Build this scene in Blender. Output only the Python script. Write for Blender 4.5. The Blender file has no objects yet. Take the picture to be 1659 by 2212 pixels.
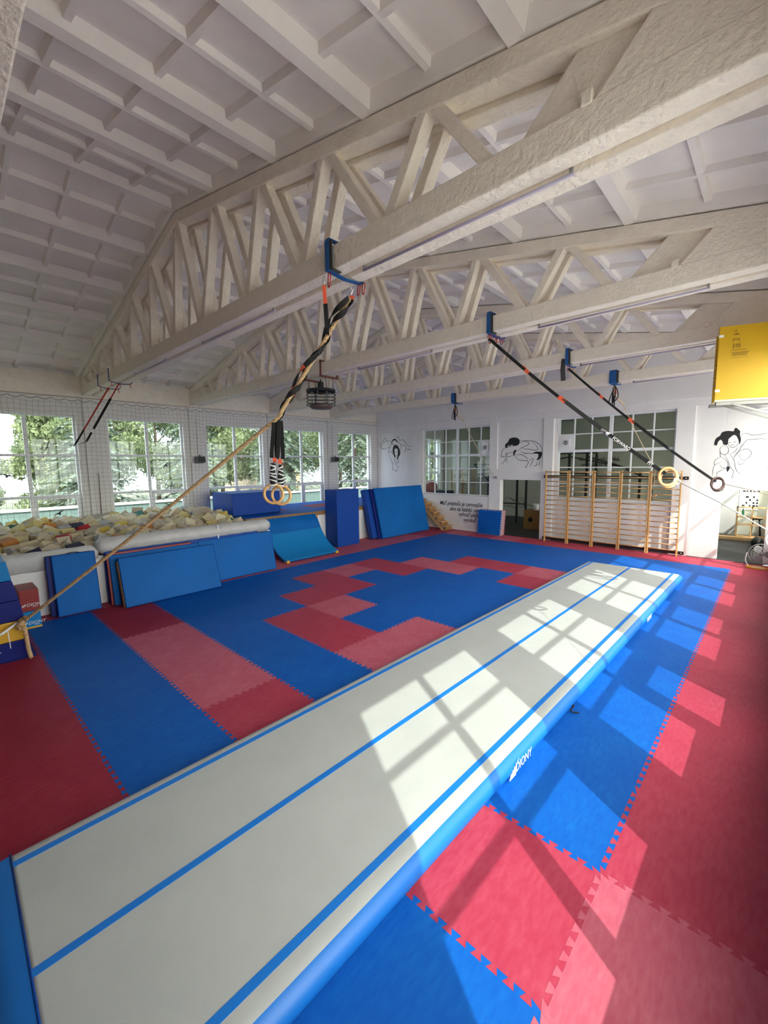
import bpy, bmesh, math, random
from mathutils import Vector, Matrix, Euler
random.seed(7)
S = bpy.context.scene
COL = S.collection
V = Vector
pi = math.pi

# ------------------------------------------------------------------ camera
cam_d = bpy.data.cameras.new('camera')
cam = bpy.data.objects.new('camera', cam_d); COL.objects.link(cam)
YAW, PIT, ROL = 2.32131283, -0.115075214, -0.0116363547
cam.location = (6.69912629, -3.89613842, 2.82386912)
_f = V((math.cos(YAW)*math.cos(PIT), math.sin(YAW)*math.cos(PIT), math.sin(PIT)))
_r = V((math.sin(YAW), -math.cos(YAW), 0)); _u = _r.cross(_f)
_r2 = _r*math.cos(ROL)+_u*math.sin(ROL); _u2 = -_r*math.sin(ROL)+_u*math.cos(ROL)
cam.rotation_euler = Matrix((_r2, _u2, -_f)).transposed().to_euler()
cam_d.sensor_fit = 'HORIZONTAL'; cam_d.sensor_width = 36.0
cam_d.lens = 908.2065*36.0/1659.0
cam_d.clip_start = 0.05; cam_d.clip_end = 400
S.camera = cam

# ------------------------------------------------------------------ light
SUN_DIR = V((-0.836, 0.485, -1.0)).normalized()
sun_d = bpy.data.lights.new('sun', 'SUN'); sun_d.energy = 4.2; sun_d.angle = math.radians(0.6)
sun_d.color = (1.0, 0.95, 0.86)
sun = bpy.data.objects.new('sun', sun_d); COL.objects.link(sun)
sun.location = (20, -12, 25)
sun.rotation_euler = SUN_DIR.to_track_quat('-Z', 'Y').to_euler()

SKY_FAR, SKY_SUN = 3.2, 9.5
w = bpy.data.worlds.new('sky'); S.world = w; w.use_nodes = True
nt = w.node_tree; nt.nodes.clear()
def N(nt, t, **k):
    n = nt.nodes.new(t)
    for a, b in k.items(): setattr(n, a, b)
    return n
out = N(nt, 'ShaderNodeOutputWorld'); bg = N(nt, 'ShaderNodeBackground')
tc = N(nt, 'ShaderNodeTexCoord')
sep = N(nt, 'ShaderNodeSeparateXYZ'); nt.links.new(tc.outputs['Generated'], sep.inputs[0])
rz = N(nt, 'ShaderNodeValToRGB')
rz.color_ramp.elements[0].position = 0.0; rz.color_ramp.elements[0].color = (0.80, 0.88, 0.95, 1)
rz.color_ramp.elements[1].position = 0.6; rz.color_ramp.elements[1].color = (0.30, 0.50, 0.85, 1)
nt.links.new(sep.outputs['Z'], rz.inputs[0])
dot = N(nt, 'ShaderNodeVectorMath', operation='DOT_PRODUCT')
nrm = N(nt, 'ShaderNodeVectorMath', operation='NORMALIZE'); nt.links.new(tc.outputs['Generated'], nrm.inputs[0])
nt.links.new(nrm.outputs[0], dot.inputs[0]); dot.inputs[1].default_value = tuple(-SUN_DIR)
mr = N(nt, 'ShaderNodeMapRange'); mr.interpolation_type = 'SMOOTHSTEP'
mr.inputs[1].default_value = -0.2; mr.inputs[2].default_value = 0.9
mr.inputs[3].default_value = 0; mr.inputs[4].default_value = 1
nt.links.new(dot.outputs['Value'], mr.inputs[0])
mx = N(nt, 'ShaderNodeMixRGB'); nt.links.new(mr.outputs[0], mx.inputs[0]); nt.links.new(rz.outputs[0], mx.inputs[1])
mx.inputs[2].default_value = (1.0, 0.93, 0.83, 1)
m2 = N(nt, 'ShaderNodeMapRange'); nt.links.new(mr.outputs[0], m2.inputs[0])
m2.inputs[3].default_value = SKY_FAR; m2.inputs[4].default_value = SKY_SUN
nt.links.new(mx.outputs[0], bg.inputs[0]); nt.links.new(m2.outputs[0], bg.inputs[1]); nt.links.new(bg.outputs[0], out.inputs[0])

S.view_settings.view_transform = 'Standard'; S.view_settings.look = 'None'
S.view_settings.gamma = 1.0; S.view_settings.use_curve_mapping = False
S.view_settings.exposure = 0.5
try:
    S.cycles.max_bounces = 14; S.cycles.diffuse_bounces = 8; S.cycles.transparent_max_bounces = 24
    S.cycles.caustics_reflective = False; S.cycles.caustics_refractive = False
except Exception: pass

def portal(x, y, z, sy, sz, rot):
    d = bpy.data.lights.new('window_portal', 'AREA'); d.shape = 'RECTANGLE'; d.size = sy; d.size_y = sz
    d.cycles.is_portal = True
    o = bpy.data.objects.new('window_portal', d); COL.objects.link(o); o.location = (x, y, z); o.rotation_euler = rot
    return o

# ------------------------------------------------------------------ materials
MATS = {}
def mat(name, col, rough=0.6, bump=0.0, bscale=40, var=0.0, vscale=6, metal=0.0, spec=0.5, col2=None, wave=None, bdist=0.01, detail=4):
    if name in MATS: return MATS[name]
    m = bpy.data.materials.new(name); m.use_nodes = True
    nt = m.node_tree; b = nt.nodes['Principled BSDF']
    b.inputs['Base Color'].default_value = (*col, 1); b.inputs['Roughness'].default_value = rough
    b.inputs['Metallic'].default_value = metal; b.inputs['Specular IOR Level'].default_value = spec
    g = N(nt, 'ShaderNodeNewGeometry') if False else N(nt, 'ShaderNodeTexCoord')
    if var or col2:
        n = N(nt, 'ShaderNodeTexNoise'); n.inputs['Scale'].default_value = vscale; n.inputs['Detail'].default_value = detail
        nt.links.new(g.outputs['Object'], n.inputs['Vector'])
        r = N(nt, 'ShaderNodeValToRGB'); r.color_ramp.elements[0].position = 0.35; r.color_ramp.elements[1].position = 0.65
        c2 = col2 or tuple(c*(1-var) for c in col)
        r.color_ramp.elements[0].color = (*c2, 1); r.color_ramp.elements[1].color = (*col, 1)
        nt.links.new(n.outputs['Fac'], r.inputs[0]); nt.links.new(r.outputs[0], b.inputs['Base Color'])
    if bump:
        n = N(nt, 'ShaderNodeTexNoise'); n.inputs['Scale'].default_value = bscale; n.inputs['Detail'].default_value = 5
        nt.links.new(g.outputs['Object'], n.inputs['Vector'])
        bp = N(nt, 'ShaderNodeBump'); bp.inputs['Strength'].default_value = bump; bp.inputs['Distance'].default_value = bdist
        nt.links.new(n.outputs['Fac'], bp.inputs['Height']); nt.links.new(bp.outputs[0], b.inputs['Normal'])
    MATS[name] = m
    return m

M_conc = mat('painted_concrete', (0.88, 0.81, 0.71), 0.85, bump=0.9, bscale=22, var=0.07, vscale=7, bdist=0.02)
M_ceil = mat('ceiling_paint', (0.86, 0.82, 0.79), 0.9, bump=0.35, bscale=30, var=0.10, vscale=1.5, bdist=0.01)
M_wall = mat('wall_plaster', (0.82, 0.795, 0.79), 0.85, bump=0.3, bscale=25, var=0.05, vscale=2)
M_brick = mat('painted_brick', (0.80, 0.78, 0.76), 0.85, bump=0.2, bscale=30, var=0.05)
M_white = mat('white_paint', (0.82, 0.82, 0.82), 0.45)
M_olive = mat('olive_wall', (0.50, 0.50, 0.42), 0.85, bump=0.1)
M_upvc = mat('window_plastic', (0.82, 0.83, 0.85), 0.35)
M_dark = mat('dark_rubber_floor', (0.018, 0.019, 0.02), 0.6, bump=0.1)
M_black = mat('black_metal', (0.012, 0.012, 0.013), 0.4)
M_ink = mat('black_paint', (0.01, 0.01, 0.012), 0.7)
M_wood = mat('varnished_wood', (0.62, 0.36, 0.15), 0.4, col2=(0.50, 0.27, 0.10), vscale=9)
M_woodd = mat('brown_plywood', (0.36, 0.19, 0.07), 0.5, col2=(0.24, 0.12, 0.04), vscale=12)
M_pine = mat('pine_wood', (0.70, 0.46, 0.22), 0.5, col2=(0.60, 0.37, 0.16), vscale=10)
M_blue = mat('blue_mat_vinyl', (0.002, 0.13, 0.46), 0.6, spec=0.2, bump=0.15, bscale=8, var=0.12, vscale=1.2)
M_blue2 = mat('blue_vinyl_deep', (0.003, 0.055, 0.33), 0.5, spec=0.25, bump=0.12, bscale=8)
M_blue3 = mat('blue_vinyl_light', (0.006, 0.20, 0.52), 0.5, spec=0.25, bump=0.25, bscale=5, bdist=0.02)
M_navy = mat('navy_vinyl', (0.008, 0.016, 0.17), 0.5, spec=0.25, bump=0.12, bscale=8)
M_redv = mat('red_vinyl', (0.28, 0.02, 0.02), 0.45, bump=0.1, bscale=8)
M_yelv = mat('yellow_vinyl', (0.72, 0.42, 0.03), 0.4, bump=0.1, bscale=8)
M_yel = mat('yellow_board', (0.62, 0.37, 0.004), 0.5, bump=0.15, bscale=60)
M_cream = mat('cream_board_edge', (0.80, 0.72, 0.48), 0.5)
M_steel = mat('grey_steel', (0.32, 0.31, 0.30), 0.45, metal=0.3)
M_chrome = mat('chrome', (0.8, 0.8, 0.8), 0.2, metal=1.0)
M_rope = mat('hemp_rope', (0.78, 0.53, 0.28), 0.9, bump=0.8, bscale=150, var=0.35, vscale=40)
M_ropeg = mat('natural_cord', (0.55, 0.42, 0.28), 0.9)
M_cordw = mat('white_cord', (0.8, 0.8, 0.8), 0.7)
M_strap = mat('black_webbing', (0.010, 0.010, 0.010), 0.8, bump=0.3, bscale=120)
M_orange = mat('orange_webbing', (0.85, 0.12, 0.05), 0.7)
M_bstrap = mat('blue_webbing', (0.01, 0.10, 0.33), 0.7, bump=0.3, bscale=100)
M_felt = mat('grey_felt', (0.05, 0.05, 0.05), 0.95)
M_carab = mat('red_carabiner', (0.45, 0.02, 0.02), 0.3, metal=0.5)
M_rusty = mat('red_brown_steel', (0.12, 0.02, 0.015), 0.6)
M_ring = mat('beech_ring', (0.72, 0.43, 0.18), 0.35, var=0.15, vscale=20)
M_ringd = mat('dark_brown_ring', (0.06, 0.025, 0.02), 0.4)
M_net = mat('grey_net_cord', (0.16, 0.17, 0.16), 0.9)
M_padw = mat('white_pad_vinyl', (0.56, 0.555, 0.55), 0.45, bump=0.7, bscale=6, var=0.12, vscale=4, bdist=0.03)
M_foil = mat('white_tape', (0.75, 0.75, 0.78), 0.5)
M_paper = mat('white_paper', (0.85, 0.85, 0.85), 0.7)
M_track = mat('airtrack_white', (0.446, 0.460, 0.453), 0.65, spec=0.3, bump=0.35, bscale=260, var=0.05, vscale=3, bdist=0.004)
M_trackb = mat('airtrack_blue', (0.006, 0.17, 0.62), 0.45, bump=0.1, bscale=60)
M_grnw = mat('green_fence_paint', (0.12, 0.18, 0.17), 0.7)
M_trunk = mat('tree_bark', (0.09, 0.065, 0.045), 0.9, bump=0.5)
M_grass = mat('grass', (0.12, 0.13, 0.08), 0.9, var=0.4, vscale=0.7)
M_pave = mat('pale_paving', (0.50, 0.48, 0.45), 0.9, var=0.1)
M_bwall = mat('house_plaster', (0.62, 0.50, 0.36), 0.9)
M_roof = mat('roof_tiles', (0.30, 0.20, 0.16), 0.8)
M_sticker = mat('bird_sticker', (0.01, 0.01, 0.01), 0.6)
M_label = mat('printed_ink', (0.22, 0.13, 0.01), 0.7)
M_spk = mat('black_plastic', (0.02, 0.02, 0.022), 0.5)
M_ball = mat('red_rubber', (0.35, 0.035, 0.035), 0.4)
M_fang = mat('grey_plastic', (0.30, 0.29, 0.30), 0.4)
M_yhose = mat('yellow_hose', (0.75, 0.40, 0.04), 0.5)

def glass_mat():
    m = bpy.data.materials.new('window_glass'); m.use_nodes = True; nt = m.node_tree; nt.nodes.clear()
    o = N(nt, 'ShaderNodeOutputMaterial'); mx = N(nt, 'ShaderNodeMixShader'); t = N(nt, 'ShaderNodeBsdfTransparent'); g = N(nt, 'ShaderNodeBsdfGlossy')
    t.inputs[0].default_value = (0.90, 0.94, 0.93, 1); g.inputs['Roughness'].default_value = 0.02
    lw = N(nt, 'ShaderNodeLayerWeight'); lw.inputs[0].default_value = 0.5
    pw = N(nt, 'ShaderNodeMath', operation='POWER'); pw.inputs[1].default_value = 5.0; nt.links.new(lw.outputs['Facing'], pw.inputs[0])
    ad = N(nt, 'ShaderNodeMath', operation='MULTIPLY_ADD'); ad.inputs[1].default_value = 0.8; ad.inputs[2].default_value = 0.03; nt.links.new(pw.outputs[0], ad.inputs[0])
    nt.links.new(ad.outputs[0], mx.inputs[0]); nt.links.new(t.outputs[0], mx.inputs[1]); nt.links.new(g.outputs[0], mx.inputs[2]); nt.links.new(mx.outputs[0], o.inputs[0])
    return m
M_glass = glass_mat()

def leaf_mat(name, c1, c2):
    m = bpy.data.materials.new(name); m.use_nodes = True; nt = m.node_tree; b = nt.nodes['Principled BSDF']
    n = N(nt, 'ShaderNodeTexNoise'); n.inputs['Scale'].default_value = 1.3; n.inputs['Detail'].default_value = 3
    tc = N(nt, 'ShaderNodeTexCoord'); nt.links.new(tc.outputs['Object'], n.inputs['Vector'])
    r = N(nt, 'ShaderNodeValToRGB'); r.color_ramp.elements[0].position = .35; r.color_ramp.elements[1].position = .65
    r.color_ramp.elements[0].color = (*c1, 1); r.color_ramp.elements[1].color = (*c2, 1)
    nt.links.new(n.outputs['Fac'], r.inputs[0]); nt.links.new(r.outputs[0], b.inputs['Base Color'])
    b.inputs['Roughness'].default_value = 0.7
    tr = N(nt, 'ShaderNodeBsdfTranslucent'); nt.links.new(r.outputs[0], tr.inputs[0])
    mx = N(nt, 'ShaderNodeMixShader'); mx.inputs[0].default_value = 0.35
    nt.links.new(b.outputs[0], mx.inputs[1]); nt.links.new(tr.outputs[0], mx.inputs[2])
    nt.links.new(mx.outputs[0], nt.nodes['Material Output'].inputs[0])
    return m
M_leafs = leaf_mat('spruce_needles', (0.085, 0.125, 0.095), (0.20, 0.26, 0.21))
M_leafd = leaf_mat('broad_leaves', (0.085, 0.12, 0.05), (0.21, 0.26, 0.13))
M_leafg = leaf_mat('dark_leaves', (0.06, 0.09, 0.04), (0.15, 0.20, 0.10))

# tile materials: worn foam, colour belongs to the tile
def tile_mat(name, col, worn):
    m = bpy.data.materials.new(name); m.use_nodes = True; nt = m.node_tree; b = nt.nodes['Principled BSDF']
    tc = N(nt, 'ShaderNodeTexCoord')
    n = N(nt, 'ShaderNodeTexNoise'); n.inputs['Scale'].default_value = 2.2; n.inputs['Detail'].default_value = 8; n.inputs['Roughness'].default_value = 0.7
    nt.links.new(tc.outputs['Object'], n.inputs['Vector'])
    mp = N(nt, 'ShaderNodeMapping'); mp.inputs['Scale'].default_value = (30, 9, 1); mp.inputs['Rotation'].default_value = (0, 0, 0.7)
    n2 = N(nt, 'ShaderNodeTexNoise'); n2.inputs['Scale'].default_value = 1.0; n2.inputs['Detail'].default_value = 6
    nt.links.new(tc.outputs['Object'], mp.inputs[0]); nt.links.new(mp.outputs[0], n2.inputs['Vector'])
    mu = N(nt, 'ShaderNodeMath', operation='MULTIPLY'); nt.links.new(n.outputs['Fac'], mu.inputs[0]); nt.links.new(n2.outputs['Fac'], mu.inputs[1])
    r = N(nt, 'ShaderNodeValToRGB'); r.color_ramp.elements[0].position = .16; r.color_ramp.elements[1].position = .46
    r.color_ramp.elements[0].color = (*col, 1); r.color_ramp.elements[1].color = (*worn, 1)
    nt.links.new(mu.outputs[0], r.inputs[0]); nt.links.new(r.outputs[0], b.inputs['Base Color'])
    b.inputs['Roughness'].default_value = 0.6; b.inputs['Specular IOR Level'].default_value = 0.22
    n3 = N(nt, 'ShaderNodeTexNoise'); n3.inputs['Scale'].default_value = 90; nt.links.new(tc.outputs['Object'], n3.inputs['Vector'])
    bp = N(nt, 'ShaderNodeBump'); bp.inputs['Strength'].default_value = .3; bp.inputs['Distance'].default_value = .004
    nt.links.new(n3.outputs['Fac'], bp.inputs['Height']); nt.links.new(bp.outputs[0], b.inputs['Normal'])
    return m
T_BLUE = tile_mat('blue_foam_tile', (0.0008, 0.085, 0.42), (0.004, 0.125, 0.48))
T_RED = [tile_mat('red_foam_tile', (0.37, 0.032, 0.068), (0.44, 0.065, 0.105)),
         tile_mat('worn_red_foam_tile', (0.46, 0.085, 0.135), (0.54, 0.15, 0.20)),
         tile_mat('deep_red_foam_tile', (0.27, 0.016, 0.036), (0.34, 0.032, 0.06))]

# ------------------------------------------------------------------ mesh helpers
class MB:
    def __init__(s): s.v = []; s.f = []; s.mi = []; s.sm = []
    def add(s, vs, fs, mi=0, sm=False):
        o = len(s.v); s.v += [tuple(x) for x in vs]
        for f in fs: s.f.append([i+o for i in f]); s.mi.append(mi); s.sm.append(sm)
        return s
    def box(s, x0, x1, y0, y1, z0, z1, mi=0):
        v = [(x, y, z) for z in (z0, z1) for y in (y0, y1) for x in (x0, x1)]
        return s.add(v, [(0,2,3,1),(4,5,7,6),(0,1,5,4),(2,6,7,3),(0,4,6,2),(1,3,7,5)], mi)
    def obox(s, c, sz, R, mi=0):
        c = V(c); v = []
        for z in (-.5, .5):
            for y in (-.5, .5):
                for x in (-.5, .5): v.append(c + R @ V((x*sz[0], y*sz[1], z*sz[2])))
        return s.add(v, [(0,2,3,1),(4,5,7,6),(0,1,5,4),(2,6,7,3),(0,4,6,2),(1,3,7,5)], mi)
    def bar(s, a, b, w, h, up=(0,0,1), mi=0):
        a = V(a); b = V(b); d = (b-a); L = d.length; d.normalize(); u = V(up)
        sd = d.cross(u)
        if sd.length < 1e-5: sd = d.cross(V((0,1,0)))
        sd.normalize(); u = sd.cross(d)
        R = Matrix((d, sd, u)).transposed()
        return s.obox((a+b)/2, (L, w, h), R, mi)
    def tube(s, pts, r, n=8, mi=0, closed=False, cap=True):
        pts = [V(p) for p in pts]; m = len(pts)
        rs = r if isinstance(r, (list, tuple)) else [r]*m
        vs = []; ref = None
        for i in range(m):
            if closed: t = pts[(i+1) % m]-pts[i-1]
            else: t = pts[min(i+1, m-1)]-pts[max(i-1, 0)]
            if t.length < 1e-9: t = V((0,0,1))
            t.normalize()
            if ref is None:
                ref = t.cross(V((0,0,1)))
                if ref.length < .1: ref = t.cross(V((0,1,0)))
            ref = ref - t*ref.dot(t); ref.normalize(); b = t.cross(ref)
            for k in range(n):
                a = 2*pi*k/n; vs.append(pts[i] + (ref*math.cos(a)+b*math.sin(a))*rs[i])
        fs = []
        for i in range(m if closed else m-1):
            j = (i+1) % m
            for k in range(n): fs.append((i*n+k, i*n+(k+1) % n, j*n+(k+1) % n, j*n+k))
        s.add(vs, fs, mi, True)
        if cap and not closed:
            o = len(s.v)-len(vs)
            s.f.append([o+k for k in range(n)][::-1]); s.mi.append(mi); s.sm.append(False)
            s.f.append([o+(m-1)*n+k for k in range(n)]); s.mi.append(mi); s.sm.append(False)
        return s
    def ribbon(s, pts, wdt, th, nrm, mi=0):
        # flat strap along pts; nrm: normal vector or list
        pts = [V(p) for p in pts]; m = len(pts); vs = []
        for i in range(m):
            t = pts[min(i+1, m-1)]-pts[max(i-1, 0)]; t.normalize()
            n = V(nrm[i]) if isinstance(nrm, list) else V(nrm)
            n = n - t*n.dot(t); n.normalize(); b = t.cross(n)
            for a, c in ((-.5, -.5), (.5, -.5), (.5, .5), (-.5, .5)): vs.append(pts[i]+b*wdt*a+n*th*c)
        fs = []
        for i in range(m-1):
            for k in range(4): fs.append((i*4+k, i*4+(k+1) % 4, i*4+4+(k+1) % 4, i*4+4+k))
        fs.append((3,2,1,0)); o = (m-1)*4; fs.append((o, o+1, o+2, o+3))
        return s.add(vs, fs, mi)
    def prism(s, poly, axis, a0, a1, mi=0, mi_side=None):
        # poly of 2D points extruded along axis
        n = len(poly)
        def P(p, a):
            if axis == 1: return (p[0], a, p[1])
            if axis == 0: return (a, p[0], p[1])
            return (p[0], p[1], a)
        vs = [P(p, a0) for p in poly]+[P(p, a1) for p in poly]
        o = len(s.v); s.v += vs
        s.f.append([o+i for i in range(n)][::-1]); s.mi.append(mi); s.sm.append(False)
        s.f.append([o+n+i for i in range(n)]); s.mi.append(mi); s.sm.append(False)
        for i in range(n):
            j = (i+1) % n; s.f.append([o+i, o+j, o+n+j, o+n+i]); s.mi.append(mi if mi_side is None else mi_side); s.sm.append(False)
        return s
    def lathe(s, prof, c, n=24, mi=0, R=None):
        c = V(c); vs = []
        for (r, z) in prof:
            for k in range(n):
                a = 2*pi*k/n; p = V((r*math.cos(a), r*math.sin(a), z))
                vs.append(c + (R @ p if R else p))
        fs = []
        for i in range(len(prof)-1):
            for k in range(n): fs.append((i*n+k, i*n+(k+1) % n, (i+1)*n+(k+1) % n, (i+1)*n+k))
        return s.add(vs, fs, mi, True)
    def build(s, name, mats, parent=None, bevel=0, seg=2, sub=0, recalc=True):
        me = bpy.data.meshes.new(name); me.from_pydata(s.v, [], s.f)
        if not isinstance(mats, (list, tuple)): mats = [mats]
        for m in mats: me.materials.append(m)
        for p, mi, sm in zip(me.polygons, s.mi, s.sm): p.material_index = mi; p.use_smooth = sm
        if recalc:
            bm = bmesh.new(); bm.from_mesh(me); bmesh.ops.recalc_face_normals(bm, faces=bm.faces); bm.to_mesh(me); bm.free()
        me.update()
        o = bpy.data.objects.new(name, me); COL.objects.link(o)
        if parent: o.parent = parent
        if bevel:
            b = o.modifiers.new('bevel', 'BEVEL'); b.width = bevel; b.segments = seg; b.limit_method = 'ANGLE'
        if sub:
            b = o.modifiers.new('subd', 'SUBSURF'); b.levels = sub; b.render_levels = sub
        return o

def tag(o, label, cat, group=None, kind=None):
    o['label'] = label; o['category'] = cat
    if group: o['group'] = group
    if kind: o['kind'] = kind
    return o
def struct(o, label=None):
    o['kind'] = 'structure'
    if label: o['label'] = label; 
    return o
def thing(name, label, cat, loc=(0,0,0), group=None):
    o = bpy.data.objects.new(name, None); COL.objects.link(o); o.location = loc; o.empty_display_size = .1
    return tag(o, label, cat, group)
def dup(root, loc=None, label=None, group=None, rot=None):
    r = root.copy(); COL.objects.link(r)
    if loc is not None: r.location = loc
    if rot is not None: r.rotation_euler = rot
    if label: r['label'] = label
    if group: r['group'] = group
    for ch in list(root.children):
        c = ch.copy(); COL.objects.link(c); c.parent = r
        for g in list(ch.children):
            d = g.copy(); COL.objects.link(d); d.parent = c
    return r
def local(o, parent):   # world-built mesh put under an empty placed elsewhere
    o.parent = parent
    o.location = o.location - parent.location
    return o
def smooth_pts(P, n=6, closed=False):
    P = [V(p) for p in P]; out = []; m = len(P)
    rng = range(m if closed else m-1)
    for i in rng:
        if closed: p0, p1, p2, p3 = P[i-1], P[i], P[(i+1) % m], P[(i+2) % m]
        else: p0, p1, p2, p3 = P[max(i-1, 0)], P[i], P[i+1], P[min(i+2, m-1)]
        for k in range(n):
            t = k/n
            out.append(0.5*((2*p1)+(-p0+p2)*t+(2*p0-5*p1+4*p2-p3)*t*t+(-p0+3*p1-3*p2+p3)*t**3))
    if not closed: out.append(P[-1])
    return out
def text_obj(name, body, size, m, loc, R, parent=None, off=0.0, shear=0.0, spacing=1.0, ext=0.001, align='LEFT', scalex=1.0):
    c = bpy.data.curves.new(name, 'FONT'); c.body = body; c.size = size; c.shear = shear; c.space_character = spacing
    c.extrude = ext; c.align_x = align; c.space_line = 1.0; c.offset = off; c.resolution_u = 3
    o = bpy.data.objects.new(name, c); COL.objects.link(o)
    bpy.context.view_layer.update()
    me = bpy.data.meshes.new_from_object(o.evaluated_get(bpy.context.evaluated_depsgraph_get()))
    me.name = name; bpy.data.objects.remove(o)
    me.transform(Matrix.Diagonal((scalex, 1, 1, 1)))
    me.materials.clear(); me.materials.append(m)
    me.transform(Matrix.Translation(V(loc)) @ R.to_4x4())
    o = bpy.data.objects.new(name, me); COL.objects.link(o)
    if parent: o.parent = parent
    return o
def frame_R(right, up):
    r = V(right).normalized(); u = V(up).normalized(); n = r.cross(u); return Matrix((r, u, n)).transposed()
def wall_boxes(mb, axis, p0, p1, a0, a1, z0, z1, holes, mi=0):
    # axis 0: wall normal x (a=y); axis 1: wall normal y (a=x)
    As = sorted(set([a0, a1]+[h[0] for h in holes]+[h[1] for h in holes]))
    Zs = sorted(set([z0, z1]+[h[2] for h in holes]+[h[3] for h in holes]))
    for i in range(len(As)-1):
        run = None
        for j in range(len(Zs)-1):
            ca = (As[i]+As[i+1])/2; cz = (Zs[j]+Zs[j+1])/2
            solid = a0 <= ca <= a1 and z0 <= cz <= z1 and not any(h[0] < ca < h[1] and h[2] < cz < h[3] for h in holes)
            if solid:
                if run is None: run = [Zs[j], Zs[j+1]]
                else: run[1] = Zs[j+1]
            if (not solid or j == len(Zs)-2) and run:
                if axis == 0: mb.box(p0, p1, As[i], As[i+1], run[0], run[1], mi)
                else: mb.box(As[i], As[i+1], p0, p1, run[0], run[1], mi)
                run = None

# ------------------------------------------------------------------ dimensions
XL, XR, YE, YF = -7.72, 6.95, 11.10, -6.9
APX, APZ = -0.60, 6.83
def roofz(x): return APZ - (0.2185*(APX-x) if x < APX else 0.203*(x-APX))

# ------------------------------------------------------------------ floor
def is_blue(i, j):
    if i < -3 or i >= 6 or j >= 10: return False
    if j == -2: return False
    if j == -3: return True
    if j <= -4: return i >= 3 and False
    ring = {0: (0,1,2), 1: (-1,0,2), 2: (-2,-1), 3: (-2,), 4: (-2,-1), 5: (-1,0,2), 6: (0,1,2)}
    return not (j in ring and i in ring[j])
def edge_pts(n=10, amp=0.019):
    # dovetail profile along 0..1
    P = []
    for k in range(n):
        a = k/n; b = (k+.5)/n; t = .008
        P += [(a+t*1.2, -amp), (a-t*0.2+.5/n, -amp)] if False else [(a+.004, -amp), (b+.010, -amp), (b-.006, amp), ((k+1)/n+.000, amp)]
    # make each step dovetailed
    Q = []
    for k in range(n):
        a = k/n; b = a+.5/n; c = a+1/n; d = .010
        Q += [(a-d if k else 0.0, -amp), (b+d, -amp), (b-d, amp), (c+d if k < n-1 else 1.0, amp)]
    return Q
EP = edge_pts()
def tile_poly(i, j, top=0.0):
    P = []
    c = 0.0
    def hp(x0, y0): return [(x0+t, y0+a) for t, a in EP[1:-1]]
    def vp(x0, y0): return [(x0+a, y0+t) for t, a in EP[1:-1]]
    P.append((i, j)); P += hp(i, j); P.append((i+1, j)); P += vp(i+1, j); P.append((i+1, j+1)); P += hp(i, j+1)[::-1]
    P.append((i, j+1)); P += vp(i, j)[::-1]
    cx, cy = i+.5, j+.5; k = 0.9990
    return [(cx+(x-cx)*k, cy+(y-cy)*k) for x, y in P]
fl = MB()
fl.box(XL-.3, XR+.3, YF-.2, YE+.02, -0.25, -0.018, 4)
rr = random.Random(3)
for i in range(-5, 8):
    for j in range(-7, 12):
        if i == 7 and False: continue
        if i == 6 and j >= 11: continue
        b = is_blue(i, j)
        if b: mi = 0
        else:
            mi = 1 + (rr.choice([0, 1, 1]) if 0 <= j <= 6 and i < 3 else rr.choice([0, 0, 0, 1]))
            if (i, j) in ((0,0), (-1,1), (0,1), (2,1), (2,0), (5,-1)): mi = 1
            if (i, j) in ((1,0), (-2,2), (-1,-2), (-3,-2), (5,-2)): mi = 1
            if (i, j) in ((0,1), (2,0), (2,1), (-1,-2), (0,-2), (1,-2), (6,-2), (7,-2), (6,-3)): mi = 2
            if (i, j) in ((1,0), (-2,2), (-1,4)): mi = 1
            if (i, j) in ((-2,-2), (-3,-2)) or j <= -4: mi = 3
            if i == 6 and -1 < j < 8: mi = 1
        poly = tile_poly(i, j)
        poly = [(min(max(x, XL), XR), min(y, YE)) for x, y in poly]
        fl.prism(poly, 2, -0.02, 0.0, mi)
floor = fl.build('floor', [T_BLUE]+T_RED+[M_dark])
struct(floor)

# ------------------------------------------------------------------ side walls
LW = [(-6.15, -3.95), (-3.2, -1.0), (-0.25, 1.91), (2.68, 4.84), (5.64, 7.77), (8.60, 10.70)]
RWn = [(-3.07, -0.88), (-0.09, 2.09), (2.88, 5.05), (5.85, 8.02), (8.82, 10.97)]
RZ1 = 4.40; RZ0 = 0.82
WZ0, WZ1 = 0.93, 4.25
mb = MB(); wall_boxes(mb, 0, XL-.30, XL, YF, 17.0, 0, 5.6, [(a, b, WZ0, WZ1) for a, b in LW]+[(12.2, 13.7, 1.3, 4.15), (14.75, 16.4, 1.3, 4.15)])
struct(mb.build('wall_left', M_brick))
mb = MB(); wall_boxes(mb, 0, XR, XR+.22, YF, 17.0, 0, 5.6, [(a, b, RZ0, RZ1) for a, b in RWn]+[(1.08, 2.09, .52, RZ0+.01)]+[(12.0, 14.0, 0.9, 3.9), (14.8, 16.5, 0.9, 3.9)])
struct(mb.build('wall_right', M_wall))
mb = MB(); mb.box(XL, XR, YF-.25, YF, 0, 7.0); struct(mb.build('wall_front', mat('tan_low_bounce_wall', (0.42, 0.33, 0.25), 0.85)))  # unseen wall behind the camera, toned tan to cut bounce onto truss faces
# ring beams under the roof
mb = MB(); mb.box(XL, XL+.10, YF, YE, 4.72, 5.33); struct(mb.build('trim_1', M_conc, bevel=.01))
mb = MB(); mb.box(XR-.10, XR, YF, YE, 4.80, 5.33); struct(mb.build('trim_2', M_conc, bevel=.01))
# columns of the window wall and its ledge
mb = MB()
for yc in (-3.575, -0.625, 2.295, 5.24, 8.18): mb.box(XL, XL+.07, yc-.20, yc+.20, 0, 4.72)
struct(mb.build('trim_3', M_brick, bevel=.008))

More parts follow.
